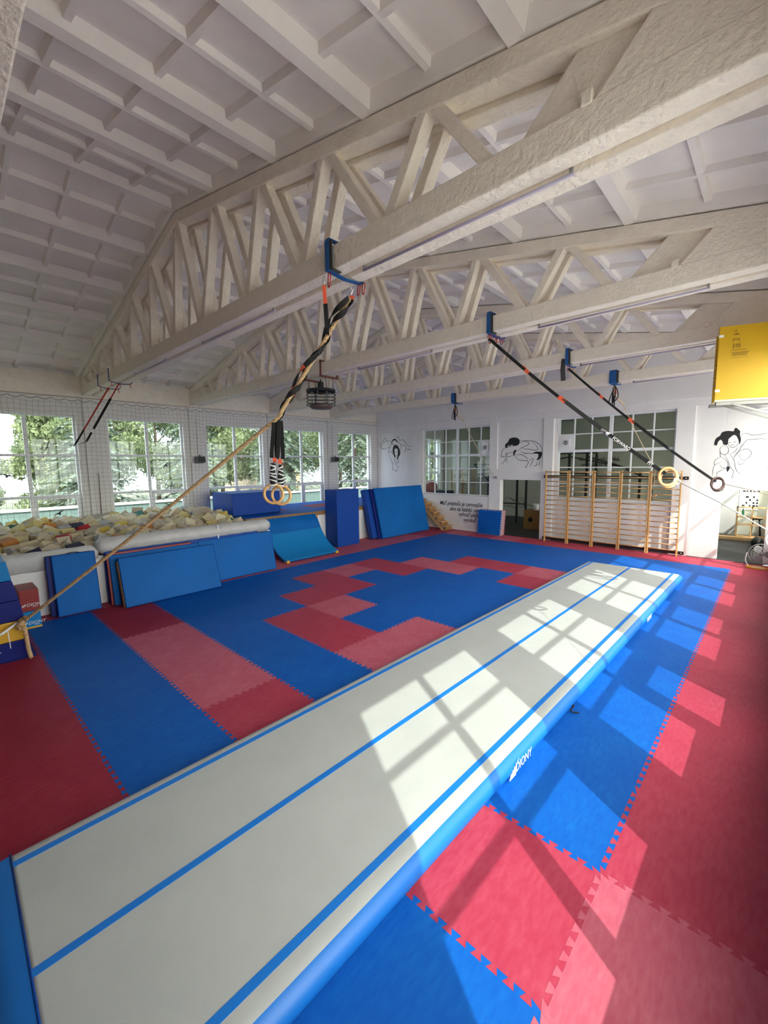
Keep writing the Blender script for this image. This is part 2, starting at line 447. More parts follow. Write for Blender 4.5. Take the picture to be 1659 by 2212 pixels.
def make_window(n, x, y0, y1, z0, z1, face, trans, vent=True):
    # window set in a side wall; face=+1: room is on +x side
    root = bpy.data.objects.new('window_%d' % n, None); COL.objects.link(root); root.location = (x, y0, z0); root['kind'] = 'structure'
    fw = .055; d0, d1 = -.035, .035
    W = y1-y0; H = z1-z0; f = MB()
    f.box(d0, d1, 0, fw, 0, H); f.box(d0, d1, W-fw, W, 0, H); f.box(d0, d1, fw, W-fw, 0, fw); f.box(d0, d1, fw, W-fw, H-fw, H)
    f.box(d0, d1, W/2-.045, W/2+.045, fw, H-fw)
    for t in trans:
        f.box(d0, d1, fw, W/2-.045, t-z0-.032, t-z0+.032); f.box(d0, d1, W/2+.045, W-fw, t-z0-.032, t-z0+.032)
    f.build('window_frame', M_upvc, root, bevel=.006)
    if vent:
        t = trans[-1]-z0; c = MB(); a, b = W/2+.05, W-fw; e0, e1 = .02*face-.02, .02*face+.045
        zz0, zz1 = fw, t-.03
        for q in ((a, a+.06, zz0, zz1), (b-.06, b, zz0, zz1), (a+.06, b-.06, zz0, zz0+.06), (a+.06, b-.06, zz1-.06, zz1)):
            c.box(e0, e1, q[0], q[1], q[2], q[3])
        c.build('casement', M_upvc, root, bevel=.006)
    g = MB(); g.box(-.006, .006, fw*.5, W-fw*.5, fw*.5, H-fw*.5); g.build('window_pane', M_glass, root)
    # sill board
    s = MB(); s.box(0, .16*face, -.02, W+.02, -.035, 0.0) if face > 0 else s.box(-.058, 0, .002, W-.002, -.03, 0.0)
    s.build('window_sill', M_white, root, bevel=.005)
    return root
wn = 1
for a, b in LW:
    make_window(wn, XL-.16, a, b, WZ0, WZ1, 1, (3.15, 2.03)); wn += 1
    portal(XL-.31, (a+b)/2, (WZ0+WZ1)/2, b-a, WZ1-WZ0, (0, -pi/2, 0))
for k, (a, b) in enumerate(RWn):
    make_window(wn, XR+.06, a, b, .52 if k == 1 else RZ0, RZ1, -1, (3.22, 1.95), vent=True); wn += 1
    if k == 1:
        m = MB(); m.box(-.07, -.035, 1.04, 1.35, .03, 1.43); m.box(-.07, -.035, 1.35, 2.12, 1.03, 1.43); m.build('open_casement', M_upvc, [o for o in bpy.data.objects if o.name == 'window_%d' % (wn-1)][0])
    portal(XR+.23, (a+b)/2, (.62+RZ1)/2, b-a, RZ1-.62, (0, pi/2, 0))
for a, b in ((12.2, 13.7), (14.75, 16.4)):
    make_window(wn, XL-.16, a, b, 1.3, 4.15, 1, (3.15, 2.3)); wn += 1
for a, b in ((12.0, 14.0), (14.8, 16.5)):
    make_window(wn, XR+.06, a, b, 0.9, 3.9, -1, (3.2, 1.93)); wn += 1

# ------------------------------------------------------------------ end wall
mb = MB()
hol = [(-7.60, -5.57, 0.0, 4.26), (-5.02, -1.60, 0.0, 4.27), (-1.27, 0.52, 2.56, 4.33), (-1.12, 0.47, 0, 2.15), (0.88, 4.45, 0, 4.31), (4.90, 6.95, 0, 4.36)]
wall_boxes(mb, 1, YE, YE+.28, XL, XR, 0, 5.4, hol)
# recessed infill
wall_boxes(mb, 1, YE+.05, YE+.26, -7.60, -5.57, 0, 4.26, [])
wall_boxes(mb, 1, YE+.03, YE+.26, -5.02, -1.60, 0, 4.27, [(-4.92, -1.60, 1.46, 4.27)])
wall_boxes(mb, 1, YE+.06, YE+.26, -1.27, 0.52, 2.56, 4.33, [])
wall_boxes(mb, 1, YE+.12, YE+.26, 0.88, 4.45, 0, 4.31, [(1.0, 4.45, 1.52, 4.31)])
wall_boxes(mb, 1, YE+.06, YE+.26, 4.90, 6.95, 0, 4.36, [(5.60, 6.58, 0, 1.98)])
mb.prism([(XL, 5.4), (XL, roofz(XL)+.25), (APX, APZ+.25), (XR, roofz(XR)+.2), (XR, 5.4)], 1, YE, YE+.28)
struct(mb.build('wall_back', M_wall, bevel=.006))
mb = MB(); mb.box(XL+.1, XR-.1, YE-.10, YE, 4.55, 5.25)
struct(mb.build('trim_4', M_wall, bevel=.008))

def grid_window(n, x0, x1, z0, z1, y, xs, zs, thick):
    root = bpy.data.objects.new('window_%d' % n, None); COL.objects.link(root); root.location = (x0, y, z0); root['kind'] = 'structure'
    f = MB(); W = x1-x0; H = z1-z0; e = .05
    f.box(0, e, -.04, .04, 0, H); f.box(W-e, W, -.04, .04, 0, H); f.box(e, W-e, -.04, .04, 0, e); f.box(e, W-e, -.04, .04, H-e, H)
    xs2 = [q-x0 for q in xs]; 
    for q, t in zip(xs2, thick): f.box(q-t, q+t, -.03, .03, e, H-e)
    edges = [e]+xs2+[W-e]
    for zi, z in enumerate(zs):
        for a in range(len(edges)-1):
            l = edges[a]+(thick[a-1] if a > 0 else 0); r = edges[a+1]-(thick[a] if a < len(thick) else 0)
            t = .045 if zi == 1 else .018
            f.box(l, r, -.025, .025, z-z0-t, z-z0+t)
    f.build('window_frame', M_upvc, root, bevel=.004)
    g = MB(); g.box(e*.5, W-e*.5, -.005, .005, e*.5, H-e*.5); g.build('window_pane', M_glass, root)
    s = MB(); s.box(-.02, W+.02, -.12, .0, -.03, 0); s.build('window_sill', M_white, root)
    return root
wa = grid_window(wn, -4.92, -1.60, 1.46, 4.27, YE+.17, (-4.34, -3.76, -3.18, -2.62, -2.07), (3.69, 3.12, 2.57, 2.01), (.018, .018, .05, .018, .018)); wn += 1
wb = grid_window(wn, 1.0, 4.45, 1.52, 4.31, YE+.19, (1.53, 2.09, 2.67, 3.28, 3.86), (3.74, 3.17, 2.61, 2.05), (.02, .02, .055, .02, .02)); wn += 1
# ventilation panels in the two interior windows
for nm, (px, pz0, pz1, yy), lb in (('a', (1.05, 3.20, 3.72, YE+.13), 'white ventilation fan box in the window above the wooden wall bars'),
                        ('b', (-2.03, 3.15, 3.67, YE+.12), 'white ventilation fan box in the window above the handwritten text')):
    wdt = .46 if nm == 'a' else .40
    t = thing('ventilation_fan', lb, 'fan', (px+wdt/2, yy, pz0), 'wall ventilation fans')
    m = MB(); m.box(-wdt/2, wdt/2, -.015, .015, 0, pz1-pz0); m.build('panel', M_white, t)
    m = MB(); m.box(-.13, .13, -.06, -.015, .13, .39); hs = m.build('housing', M_white, t, bevel=.01)
    m = MB(); m.lathe([(0.0, -.0), (.03, .0), (.035, .02), (.06, .02), (.062, 0), (.085, 0), (.085, -.02)], (0, -.062, .26), 24, 0, Matrix.Rotation(pi/2, 3, 'X'))
    m.build('grille', M_fang, hs)

# ------------------------------------------------------------------ ceiling
mb = MB()
def slope_pt(x, dz): return (x, roofz(x)+dz)
def yrib(x, wb, wt, depth, y0, y1):
    # rib running in y, trapezoid section hanging from slab
    z = roofz(x)+.155
    mb.prism([(x-wt, z+.02), (x-wb, z-depth), (x+wb, z-depth), (x+wt, z+.02)], 1, y0, y1)
for xa, xb in ((XL-.1, APX), (APX, XR+.1)):
    mb.prism([(xa, roofz(xa)+.155), (xb, roofz(xb)+.155), (xb, roofz(xb)+.40), (xa, roofz(xa)+.40)], 1, YF-.2, YE+.2)
mainx = [-7.02, -5.75, -4.47, -3.18, -1.86, -.60, .75, 2.27, 3.75, 5.2]
for x in mainx: yrib(x, .065, .125, .145, YF, YE)
for a, b in zip([-7.6]+mainx, mainx+[6.7]):
    if b-a > .9: yrib((a+b)/2, .028, .055, .068, YF, YE)
TY = [-6.85, -3.85, -0.90, 2.13, 5.13, 8.08]   # truss front faces
def xrib(y, w, wt, depth):
    for xa, xb in ((XL, APX), (APX, XR)):
        vs = []
        for x in (xa, xb):
            z = roofz(x)+.155
            vs += [(x, y-wt, z+.02), (x, y-w, z-depth), (x, y+w, z-depth), (x, y+wt, z+.02)]
        mb.add(vs, [(0,1,5,4), (1,2,6,5), (2,3,7,6), (0,3,2,1), (4,5,6,7)])
for k in range(len(TY)):
    a = TY[k]+.42; b = TY[k+1] if k+1 < len(TY) else YE
    for q in (.235, .5, .765): xrib(a+(b-a)*q, .028, .055, .068)
    xrib(a-.02, .05, .09, .14); 
    if k+1 < len(TY): xrib(b+.02, .05, .09, .14)
struct(mb.build('ceiling', M_ceil))

# ------------------------------------------------------------------ trusses
BN = [-5.82, -4.62, -3.42, -2.2, -1.05, .06, 1.40, 2.62, 3.90, 5.05]
TN = [-6.35, -5.33, -4.25, -3.02, -1.88, -.64, .66, 1.88, 3.12, 4.44]
def make_truss():
    t = thing('roof_truss', '', 'roof truss')
    CB, CT = 4.80, 5.035; TH = .16
    m = MB()
    for y0, y1 in ((0, .17), (.25, .42)): m.box(XL+.02, XR-.02, y0, y1, CB, CT)
    m.box(XL+.1, XR-.1, .17, .25, CB+.05, CT-.01)
    m.build('bottom_chord', M_conc, t, bevel=.012)
    m = MB()
    for y0, y1 in ((0, .17), (.25, .42)):
        for xa, xb in ((XL+.02, APX), (APX, XR-.02)):
            m.prism([(xa, roofz(xa)-TH), (xb, roofz(xb)-TH), (xb, roofz(xb)), (xa, roofz(xa))], 1, y0, y1)
    for xa, xb in ((XL+.1, APX), (APX, XR-.1)):
        m.prism([(xa, roofz(xa)-TH+.04), (xb, roofz(xb)-TH+.04), (xb, roofz(xb)-.01), (xa, roofz(xa)-.01)], 1, .17, .25)
    m.build('top_chord', M_conc, t, bevel=.012)
    # solid ends with a thinner parallelogram panel
    for s in (-1, 1):
        def X(x): return x if s > 0 else 2*APX-x
        m = MB()
        P = [(X(6.02), roofz(X(6.02))-TH+.02), (X(XR-.03 if s > 0 else 2*APX-XL-.05), roofz(XR)-TH+.02), (X(XR-.03 if s > 0 else 2*APX-XL-.05), CT-.02), (X(5.70), CT-.02)]
        if s < 0: P = P[::-1]
        m.prism(P, 1, .004, .416)
        Q = [(X(5.60), roofz(X(5.60))-TH+.02), (X(6.04), roofz(X(6.04))-TH+.02), (X(5.72), CT-.02), (X(5.16), CT-.02)]
        if s < 0: Q = Q[::-1]
        m.prism(Q, 1, .065, .355)
        m.box(min(X(5.64), X(5.71)), max(X(5.64), X(5.71)), -.015, .05, CT-.02, CT+.07)
        m.build('end_gusset', M_conc, t, bevel=.01)
    def dg(bx, tx, wdt=.105):
        m = MB(); a = V((bx, 0, CT-.03)); b = V((tx, 0, roofz(tx)-TH+.03))
        for yc in (.085, .335):
            rr2 = random.Random(hash((round(bx*100), round(tx*100), yc)) & 0xffff)
            m.bar(a+V((0, yc, 0)), b+V((0, yc, 0)), .125, wdt, up=(0, 1, 0) if False else (1, 0, 0))
        m.build('web_bar', M_conc, t, bevel=.01)
    for k, bx in enumerate(BN):
        dg(bx-.06, TN[k]+.05 if k else TN[k])
        if k+1 < len(TN): dg(bx+.06, TN[k+1]-.07)
    dg(5.12-.02, 5.12+.5, .09) if False else None
    return t
tr0 = make_truss()
tr0.location = (0, TY[2]+.02, 0); tr0.rotation_euler = (0, 0, -0.006)
tr0['label'] = 'white painted concrete roof truss nearest to the camera, with blue strap and hanging rope'
tr0['group'] = 'roof trusses'
for y, lb in ((TY[1], 'white concrete roof truss overhead at the upper left edge, only its underside in view'),
              (TY[3], 'second white concrete roof truss from the front, with the round caged heater hanging from it'),
              (TY[4], 'third white concrete roof truss from the front, behind the one with the caged heater'),
              (TY[5], 'farthest white concrete roof truss, closest to the end wall with drawings'),):
    dup(tr0, (0, y, 0), lb, 'roof trusses', (0, 0, 0))

# slim lighting tubes under the chords
def lamp_tube(x0, x1, y, z, label):
    t = thing('tube_light', label, 'ceiling light', (x0, y, z), 'slim tubes under the roof trusses')
    m = MB(); m.tube([(0, 0, 0), (x1-x0, 0, 0)], .014, 8); m.build('tube', mat('pale_violet_plastic', (.42, .38, .50), .4), t)
    for q in (0.02, x1-x0-.02):
        m = MB(); m.box(q-.012, q+.012, -.012, .012, 0, .06); m.build('end_bracket', M_steel, t)
lamp_tube(3.5, 5.55, TY[2]+.17, 4.765, 'slim violet-grey tube under the nearest truss, right of the blue strap')
lamp_tube(-.2, 1.9, TY[2]+.17, 4.765, 'slim violet-grey tube under the nearest truss, left of the blue strap')
lamp_tube(-3.5, -1.7, TY[2]+.17, 4.765, 'slim violet-grey tube under the nearest truss toward the windows')
lamp_tube(0.2, 2.1, TY[3]+.21, 4.765, 'slim tube under the second truss, right of the caged heater')
lamp_tube(4.0, 6.0, TY[3]+.21, 4.765, 'slim tube under the second truss near the right wall')
lamp_tube(3.6, 5.9, TY[4]+.21, 4.765, 'slim tube under the third truss right of its blue strap')
lamp_tube(3.9, 5.9, TY[5]+.21, 4.765, 'slim tube under the farthest truss right of its rope bundle')
DRAW = {"D1":{"l":[[[-6.824,3.856],[-7.091,3.89],[-7.333,3.813],[-7.458,3.663],[-7.429,3.551],[-7.247,3.513],[-7.065,3.562],[-6.886,3.621]],[[-7.136,3.87],[-7.119,3.978],[-7.209,4.026],[-7.301,3.943],[-7.455,3.84],[-7.519,3.687],[-7.506,3.554]],[[-6.826,3.727],[-6.901,3.6],[-6.977,3.471],[-7.009,3.341],[-6.935,3.274]],[[-6.39,3.795],[-6.249,3.725],[-6.193,3.617],[-6.208,3.491],[-6.251,3.428]],[[-6.304,3.823],[-6.191,3.892],[-6.051,3.875],[-5.94,3.776],[-5.831,3.646],[-5.694,3.579],[-5.613,3.576]],[[-6.192,3.702],[-6.025,3.643],[-5.928,3.587],[-5.915,3.46],[-5.957,3.356],[-6.027,3.348]],[[-5.832,3.458],[-5.722,3.454],[-5.614,3.399]],[[-6.503,3.949],[-6.416,4.051],[-6.331,4.026],[-6.303,3.919],[-6.333,3.835]],[[-6.597,3.331],[-6.584,3.201],[-6.497,3.156],[-6.424,3.24]],[[-6.582,3.363],[-6.51,3.35]],[[-6.481,3.349],[-6.423,3.369]],[[-6.935,3.274],[-6.893,3.077],[-6.807,2.923],[-6.72,2.791],[-6.736,2.638],[-6.753,2.507],[-6.709,2.485]],[[-6.628,3.137],[-6.616,2.942],[-6.516,2.789],[-6.402,2.659],[-6.287,2.637]],[[-6.693,2.616],[-6.635,2.507],[-6.505,2.443],[-6.432,2.529],[-6.474,2.638]],[[-6.513,3.049],[-6.486,2.897],[-6.4,2.842],[-6.327,2.938],[-6.355,3.046]],[[-6.949,3.34],[-6.86,3.381],[-6.743,3.313],[-6.686,3.181]],[[-6.825,3.748],[-6.708,3.722],[-6.622,3.676]]],"t":[[[-6.796,3.726],[-6.766,3.832],[-6.677,3.914],[-6.561,3.931],[-6.447,3.84],[-6.39,3.795]]],"f":[[[-6.549,3.684],[-6.636,3.655],[-6.696,3.571],[-6.727,3.421],[-6.699,3.29],[-6.642,3.181],[-6.571,3.071],[-6.555,3.157],[-6.611,3.309],[-6.595,3.492],[-6.508,3.511],[-6.422,3.487],[-6.394,3.368],[-6.41,3.197],[-6.455,3.048],[-6.413,2.982],[-6.363,3.11],[-6.268,3.215],[-6.252,3.364],[-6.307,3.494],[-6.392,3.625],[-6.463,3.67]]]},"D2":{"l":[[[-0.418,3.562],[-0.297,3.599],[0.002,3.586],[0.209,3.535],[0.357,3.431],[0.447,3.289],[0.465,3.163]],[[-0.322,3.385],[-0.229,3.31],[-0.018,3.275],[0.16,3.242],[0.304,3.265],[0.242,3.407],[0.093,3.526]],[[-0.387,3.531],[-0.236,3.568],[-0.086,3.547],[-0.038,3.46],[-0.171,3.394],[-0.351,3.314],[-0.441,3.259]],[[-0.477,3.434],[-0.757,3.401],[-0.979,3.349],[-1.09,3.249],[-1.12,3.101],[-1.135,3.041],[-1.036,3.024],[-0.908,3.066],[-0.846,3.154],[-0.564,3.205],[-0.41,3.258]],[[-0.561,3.088],[-0.748,3.034],[-0.907,3.007],[-0.969,2.889],[-1.063,2.771],[-1.145,2.772]],[[-0.874,2.977],[-0.903,2.859],[-0.853,2.784]],[[-0.499,3.116],[-0.544,3.03],[-0.432,2.911],[-0.247,2.865],[-0.096,2.863],[-0.034,2.791],[-0.12,2.648],[-0.164,2.619],[-0.059,2.619]],[[-0.348,3.228],[-0.224,3.138],[-0.014,3.133],[0.163,3.115]],[[-0.498,3.072],[-0.345,3.098],[-0.13,2.993],[-0.037,2.905]],[[0.17,2.902],[0.086,2.761],[0.03,2.633]],[[0.17,2.902],[0.11,2.932],[-0.006,2.848]],[[0.274,2.844],[0.292,2.731],[0.235,2.675],[0.162,2.661]],[[0.388,2.899],[0.378,2.759],[0.351,2.675]],[[-0.973,3.097],[-0.91,3.155],[-0.876,3.066]]],"t":[],"f":[[[-0.546,3.726],[-0.671,3.732],[-0.796,3.694],[-0.872,3.566],[-0.967,3.496],[-0.964,3.378],[-0.883,3.361],[-0.838,3.462],[-0.789,3.41],[-0.695,3.466],[-0.632,3.425],[-0.446,3.447],[-0.388,3.575],[-0.437,3.677]],[[-0.55,3.277],[-0.611,3.235],[-0.639,3.105],[-0.591,3.06],[-0.562,3.147],[-0.518,3.233]],[[0.119,3.13],[0.249,3.183],[0.451,3.163],[0.468,3.065],[0.401,2.927],[0.273,2.873],[0.327,2.984],[0.324,3.097],[0.222,3.113]]]},"D3":{"l":[[[5.653,3.275],[5.705,3.176],[5.768,3.145],[5.84,3.19],[5.879,3.265]],[[5.718,3.204],[5.793,3.221]],[[5.667,3.293],[5.729,3.272]],[[5.774,3.279],[5.832,3.306]],[[5.574,3.2],[5.506,3.163],[5.497,3.066],[5.533,2.986],[5.605,2.955],[5.671,3.002],[5.68,3.099],[5.644,3.178],[5.574,3.2]],[[5.496,3.085],[5.513,2.928],[5.531,2.888]],[[5.872,3.151],[5.82,3.037],[5.733,2.981]],[[5.911,3.464],[5.995,3.516],[6.084,3.493],[6.158,3.46],[6.314,3.471],[6.383,3.485],[6.459,3.49],[6.549,3.476]],[[5.933,3.13],[6.011,3.279],[6.065,3.343],[6.18,3.347],[6.335,3.358],[6.469,3.333],[6.558,3.348]],[[6.011,3.279],[5.945,3.167],[5.882,2.997],[5.815,2.883]],[[5.835,2.805],[5.813,2.902],[5.881,3.016],[5.994,3.089],[6.097,3.086],[6.168,2.99],[6.125,2.877],[6.043,2.802],[5.952,2.842],[5.917,2.919],[5.943,2.976]],[[5.954,2.803],[5.917,2.688],[5.977,2.688],[6.032,2.745],[6.09,2.754]],[[5.605,2.955],[5.683,2.807],[5.721,2.689],[5.774,2.572],[5.825,2.494],[5.798,2.318],[5.849,2.348],[5.891,2.397]],[[5.686,3.002],[5.769,2.883],[5.83,2.766],[5.845,2.65],[5.9,2.495],[5.979,2.427],[5.936,2.398]],[[5.531,2.888],[5.448,2.85],[5.391,2.751],[5.404,2.672],[5.457,2.711],[5.548,2.75]],[[5.531,2.888],[5.62,2.827],[5.688,2.729],[5.694,2.631],[5.636,2.582],[5.557,2.612],[5.52,2.691]],[[5.403,2.692],[5.373,2.532],[5.375,2.372]],[[5.637,2.572],[5.547,2.513],[5.473,2.453],[5.464,2.333]]],"t":[],"f":[[[5.511,3.573],[5.632,3.604],[5.754,3.587],[5.766,3.635],[5.8,3.68],[5.856,3.629],[5.897,3.569],[5.894,3.494],[5.925,3.359],[5.904,3.226],[5.874,3.342],[5.822,3.459],[5.761,3.482],[5.704,3.427],[5.662,3.371],[5.649,3.226],[5.556,3.24],[5.544,3.299],[5.493,3.369],[5.435,3.303],[5.424,3.225],[5.361,3.228],[5.363,3.326],[5.396,3.423],[5.471,3.478]],[[5.666,2.592],[5.709,2.641],[5.743,2.592],[5.717,2.513],[5.688,2.484]]]}}
# ------------------------------------------------------------------ wall drawings and writing
def wall_drawing(name, label, y, D, lw, m=M_ink):
    x0 = min(p[0] for st in D['l']+D['f'] for p in st); z0 = min(p[1] for st in D['l']+D['f'] for p in st)
    t = thing(name, label, 'wall drawing', (x0, y, z0), 'line drawings painted on the end wall')
    b = MB()
    def stroke(st, w0):
        pts = smooth_pts([(p[0]-x0, 0, p[1]-z0) for p in st], 5); n = len(pts); L = []; Rr = []
        for i, p in enumerate(pts):
            tg = (pts[min(i+1, n-1)]-pts[max(i-1, 0)]); tg.normalize(); sd = V((tg.z, 0, -tg.x))
            ww = w0*(0.35+0.65*math.sin(pi*min(max((i+.6)/n, 0.05), .95)))
            L.append(p+sd*ww); Rr.append(p-sd*ww)
        vs = [q+V((0, -.002, 0)) for q in L]+[q+V((0, -.002, 0)) for q in Rr]
        b.add(vs, [(i, i+1, n+i+1, n+i) for i in range(n-1)])
    for st in D['l']: stroke(st, lw)
    for st in D['t']: stroke(st, lw*3)
    b.build('outline', m, t, recalc=False)
    for st in D['f']:
        h = MB(); pts = smooth_pts([(p[0]-x0, 0, p[1]-z0) for p in st], 3, closed=True)
        h.prism([(p.x, p.z) for p in pts], 1, -.003, -.001)
        h.build('filled_shape', M_ink, t)
    return t
wall_drawing('wall_drawing', 'black line drawing of a long-haired crawling figure near the window corner', YE+.05, DRAW['D1'], .011)
wall_drawing('wall_drawing', 'black line drawing of a doubled-over crouching figure above the dark doorway', YE+.06, DRAW['D2'], .010)
wall_drawing('wall_drawing', 'black line drawing of a crouching figure with tied-up hair at the right', YE+.06, DRAW['D3'], .007, mat('grey_paint_line', (.10, .10, .11), .8))
RE = frame_R((1, 0, 0), (0, 0, 1))
t = thing('wall_writing', 'four handwritten black lines on the white wall between wooden steps and blue tile stack', 'wall writing', (-4.0, YE+.03, .45))
for body, x, z, sz in (("Mať priateľa je cennejšie", -3.98, 1.02, .245), ("ako za každú cenu", -3.45, .80, .24), ("vyhrať alebo", -3.02, .59, .24), ("vynikať.", -2.78, .37, .24)):
    L = text_obj('handwritten_line', body, sz, M_ink, (x+4.0, -.004, z-.45), RE, t, shear=.3, scalex=.86, off=.0018)
    wd = max(v.co.x for v in L.data.vertices)-min(v.co.x for v in L.data.vertices)

# ------------------------------------------------------------------ room behind the end wall
mb = MB(); mb.box(XL, XR, YE+.28, 16.85, -.06, -.002); mb.box(-1.12, 6.6, YE+.03, YE+.3, -.06, -.001)
struct(mb.build('trim_5', M_dark))
mb = MB(); wall_boxes(mb, 1, 16.8, 17.0, XL-.3, XR+.22, 0, 5.0, [])
mb.box(XL, XR, YE+.28, 17.0, 4.7, 4.9)
struct(mb.build('trim_6', M_olive))
mb = MB(); mb.box(4.4, 5.72, 16.35, 16.8, 0, 4.7); struct(mb.build('trim_7', M_white))

def wall_bars(pitch, n, H, name, label, group):
    t = thing(name, label, 'wall bars', (0, 0, 0), group)
    for x in (.025, pitch-.025):
        m = MB(); m.box(x-.019, x+.019, -.05, .05, 0, H); m.build('upright', M_wood, t, bevel=.006)
    for k in range(n):
        z = .17+k*(H-.22)/(n-1) if n > 1 else 0
        y = -.045 if k in (n-1,) else 0.0
        m = MB(); m.tube([(.03, y, z), (pitch-.03, y, z)], .017, 8); m.build('rung', M_wood, t)
    return t
names = ['leftmost wooden wall bars beside the dark doorway', 'second wooden wall bars from the doorway', 'middle wooden wall bars of the five against the end wall',
         'fourth wooden wall bars from the doorway', 'rightmost wooden wall bars next to the sunlit pillar, behind the rings']
wb0 = None
for k in range(5):
    loc = (.745+k*.795, 10.86, 0)
    if wb0 is None: wb0 = wall_bars(.795, 15, 2.51, 'wall_bars', names[0], 'wooden wall bars on the end wall'); wb0.location = loc
    else: dup(wb0, loc, names[k])
for z, lb in ((2.30, 'upper black steel mounting rail behind the wooden wall bars'), (.10, 'lower black steel mounting rail at the foot of the wooden wall bars')):
    t = thing('mounting_rail', lb, 'rail', (.66, 10.95, z), 'black rails holding the wall bars')
    m = MB(); m.box(0, 4.2, -.03, .03, -.045, .045); m.build('rail', M_black, t, bevel=.004)
    for q in (.06, 4.14):
        m = MB(); m.box(q-.04, q+.04, -.05, -.03, -.05, .05)
        ep = m.build('end_plate', M_black, t)
        m = MB(); m.lathe([(0, .012), (.014, .010), (.016, 0)], (q, -.05, 0), 10, 0, Matrix.Rotation(pi/2, 3, 'X')); m.build('bolt', M_chrome, ep)
wbf = wall_bars(.74, 12, 2.42, 'wall_bars', 'left one of two wall bars seen through the left interior window', 'wall bars in the far room')
wbf.location = (-7.02, 16.55, 0)
dup(wbf, (-6.25, 16.55, 0), 'right one of the two wall bars seen behind the left interior window')

# black pull-up rack in the far room
t = thing('pull_up_rack', 'black steel pull-up rack in the far room, seen through the dark doorway and glass', 'exercise rack', (-2.5, 14.0, 0))
for x, y, h in ((.01, 0, 3.1), (.47, .5, 3.1), (1.13, 0, 3.1), (2.94, 0, 3.15), (3.56, .2, 3.15), (3.97, 0, 3.15), (5.5, 0, 2.4), (5.85, .2, 2.2)):
    m = MB(); m.box(x-.04, x+.04, y-.04, y+.04, 0, h); m.build('post', M_black, t)
for (a, b) in (((.01, 0, 3.08), (1.13, 0, 3.08)), ((2.4, 0, 3.14), (3.97, 0, 3.14)), ((3.0, 0, 3.0), (5.1, 0, 2.55)), ((3.6, .1, 3.0), (5.2, 0, 2.5)), ((5.0, 0, 2.5), (5.85, .2, 2.1)), ((2.4, 0, 2.9), (2.94, 0, 3.0)), ((1.13, 0, .95), (-.2, 0, .95)), ((-1.5, 0, 2.73), (-.68, 0, 2.72)), ((-1.23, 0, 2.46), (-.69, 0, 2.46)), ((-1.5, 0, 2.72), (-1.3, 0, 2.52)), ((-1.23, 0, 2.46), (-.72, 0, 1.96)), ((2.4, 0, 2.33), (3.6, 0, 2.33))):
    m = MB(); m.bar(a, b, .05, .05); m.build('crossbar', M_black, t)
m = MB(); m.box(-.75, -.65, -.05, .05, 0, 2.2); m.build('post', M_black, t)
t = thing('wall_writing', 'two handwritten lines on the far room wall, read through the window above the wall bars', 'wall writing', (-.15, 16.795, 2.6))
RE2 = frame_R((1, 0, 0), (0, 0, 1))
for body, x, z in (("Ak by to bolo ľahké,", 0, .22), ("vedel by to každý.", .12, -.02)):
    text_obj('handwritten_line', body, .27, M_ink, (x, -.004, z), RE2, t, shear=.3, scalex=.78, off=.001)
D4 = {'l': [[(-3.9, .75), (-3.7, .95), (-3.4, .9), (-3.3, .7), (-3.5, .55), (-3.8, .6)], [(-3.5, .9), (-3.2, .8), (-3.1, .6), (-3.3, .45)], [(-3.3, .85), (-3.0, .98), (-2.8, .9), (-2.7, .6), (-2.9, .5), (-3.0, .7), (-2.9, .9)], [(-3.9, .5), (-3.5, .48), (-3.0, .42)], [(-2.7, .6), (-2.4, .62), (-2.1, .55)]], 't': [], 'f': []}
for k_ in ('l',): D4[k_] = [[(x, z) for x, z in st] for st in D4[k_]]
wall_drawing('wall_drawing', 'faint line drawing of a curled-up figure on the far wall, seen through the dark doorway', 16.80, D4, .012)

t = thing('plyometric_box', 'brown plywood jump box standing on the black floor behind the doorway', 'jump box', (-1.05, 13.1, 0))
m = MB(); m.box(0, .78, 0, .55, 0, .80); bx = m.build('box_body', M_woodd, t, bevel=.006)
m = MB(); m.lathe([(0, .001), (.10, .001)], (.30, 0, .40), 20, 0, Matrix.Rotation(pi/2, 3, 'X')); m.bar((.2, -.003, .40), (.4, -.003, .40), .004, .03); m.bar((.3, -.003, .32), (.3, -.003, .48), .004, .03, up=(1, 0, 0))
m.build('hand_hole', M_ink, bx)
t = thing('plant_pot', 'white round pot standing on the brown plywood jump box', 'pot', (-.62, 13.35, .80))
m = MB(); m.lathe([(0, 0), (.10, 0), (.125, .26), (.115, .26), (.09, .03), (0, .03)], (0, 0, 0), 24); m.build('pot', M_white, t)
t = thing('exercise_ball', 'large dark red exercise ball behind the left interior window', 'exercise ball', (-6.6, 14.0, 1.21))
m = MB(); m.lathe([(.36*math.cos(a*pi/16), .36*math.sin(a*pi/16)) for a in range(-8, 9)], (0, 0, .36), 28); m.build('ball', M_ball, t)
t = thing('storage_shelf', 'low white storage rack carrying the red ball and dark box, behind glass', 'rack', (-7.3, 13.6, 0))
m = MB(); m.box(0, 2.3, 0, .9, 1.12, 1.20); m.build('shelf_board', M_white, t, bevel=.01)
for x in (.05, 2.25):
    for y in (.05, .85):
        m = MB(); m.box(x-.03, x+.03, y-.03, y+.03, 0, 1.12); m.build('leg', M_white, t)
t = thing('equipment_case', 'dark blue-black case next to the red ball behind glass', 'case', (-6.15, 13.8, 1.20))
m = MB(); m.box(0, .8, 0, .5, 0, .18); m.build('case_body', M_spk, t, bevel=.03)
m = MB(); m.box(-.01, .81, -.01, .51, .18, .21); m.build('lid', M_spk, t, bevel=.01)

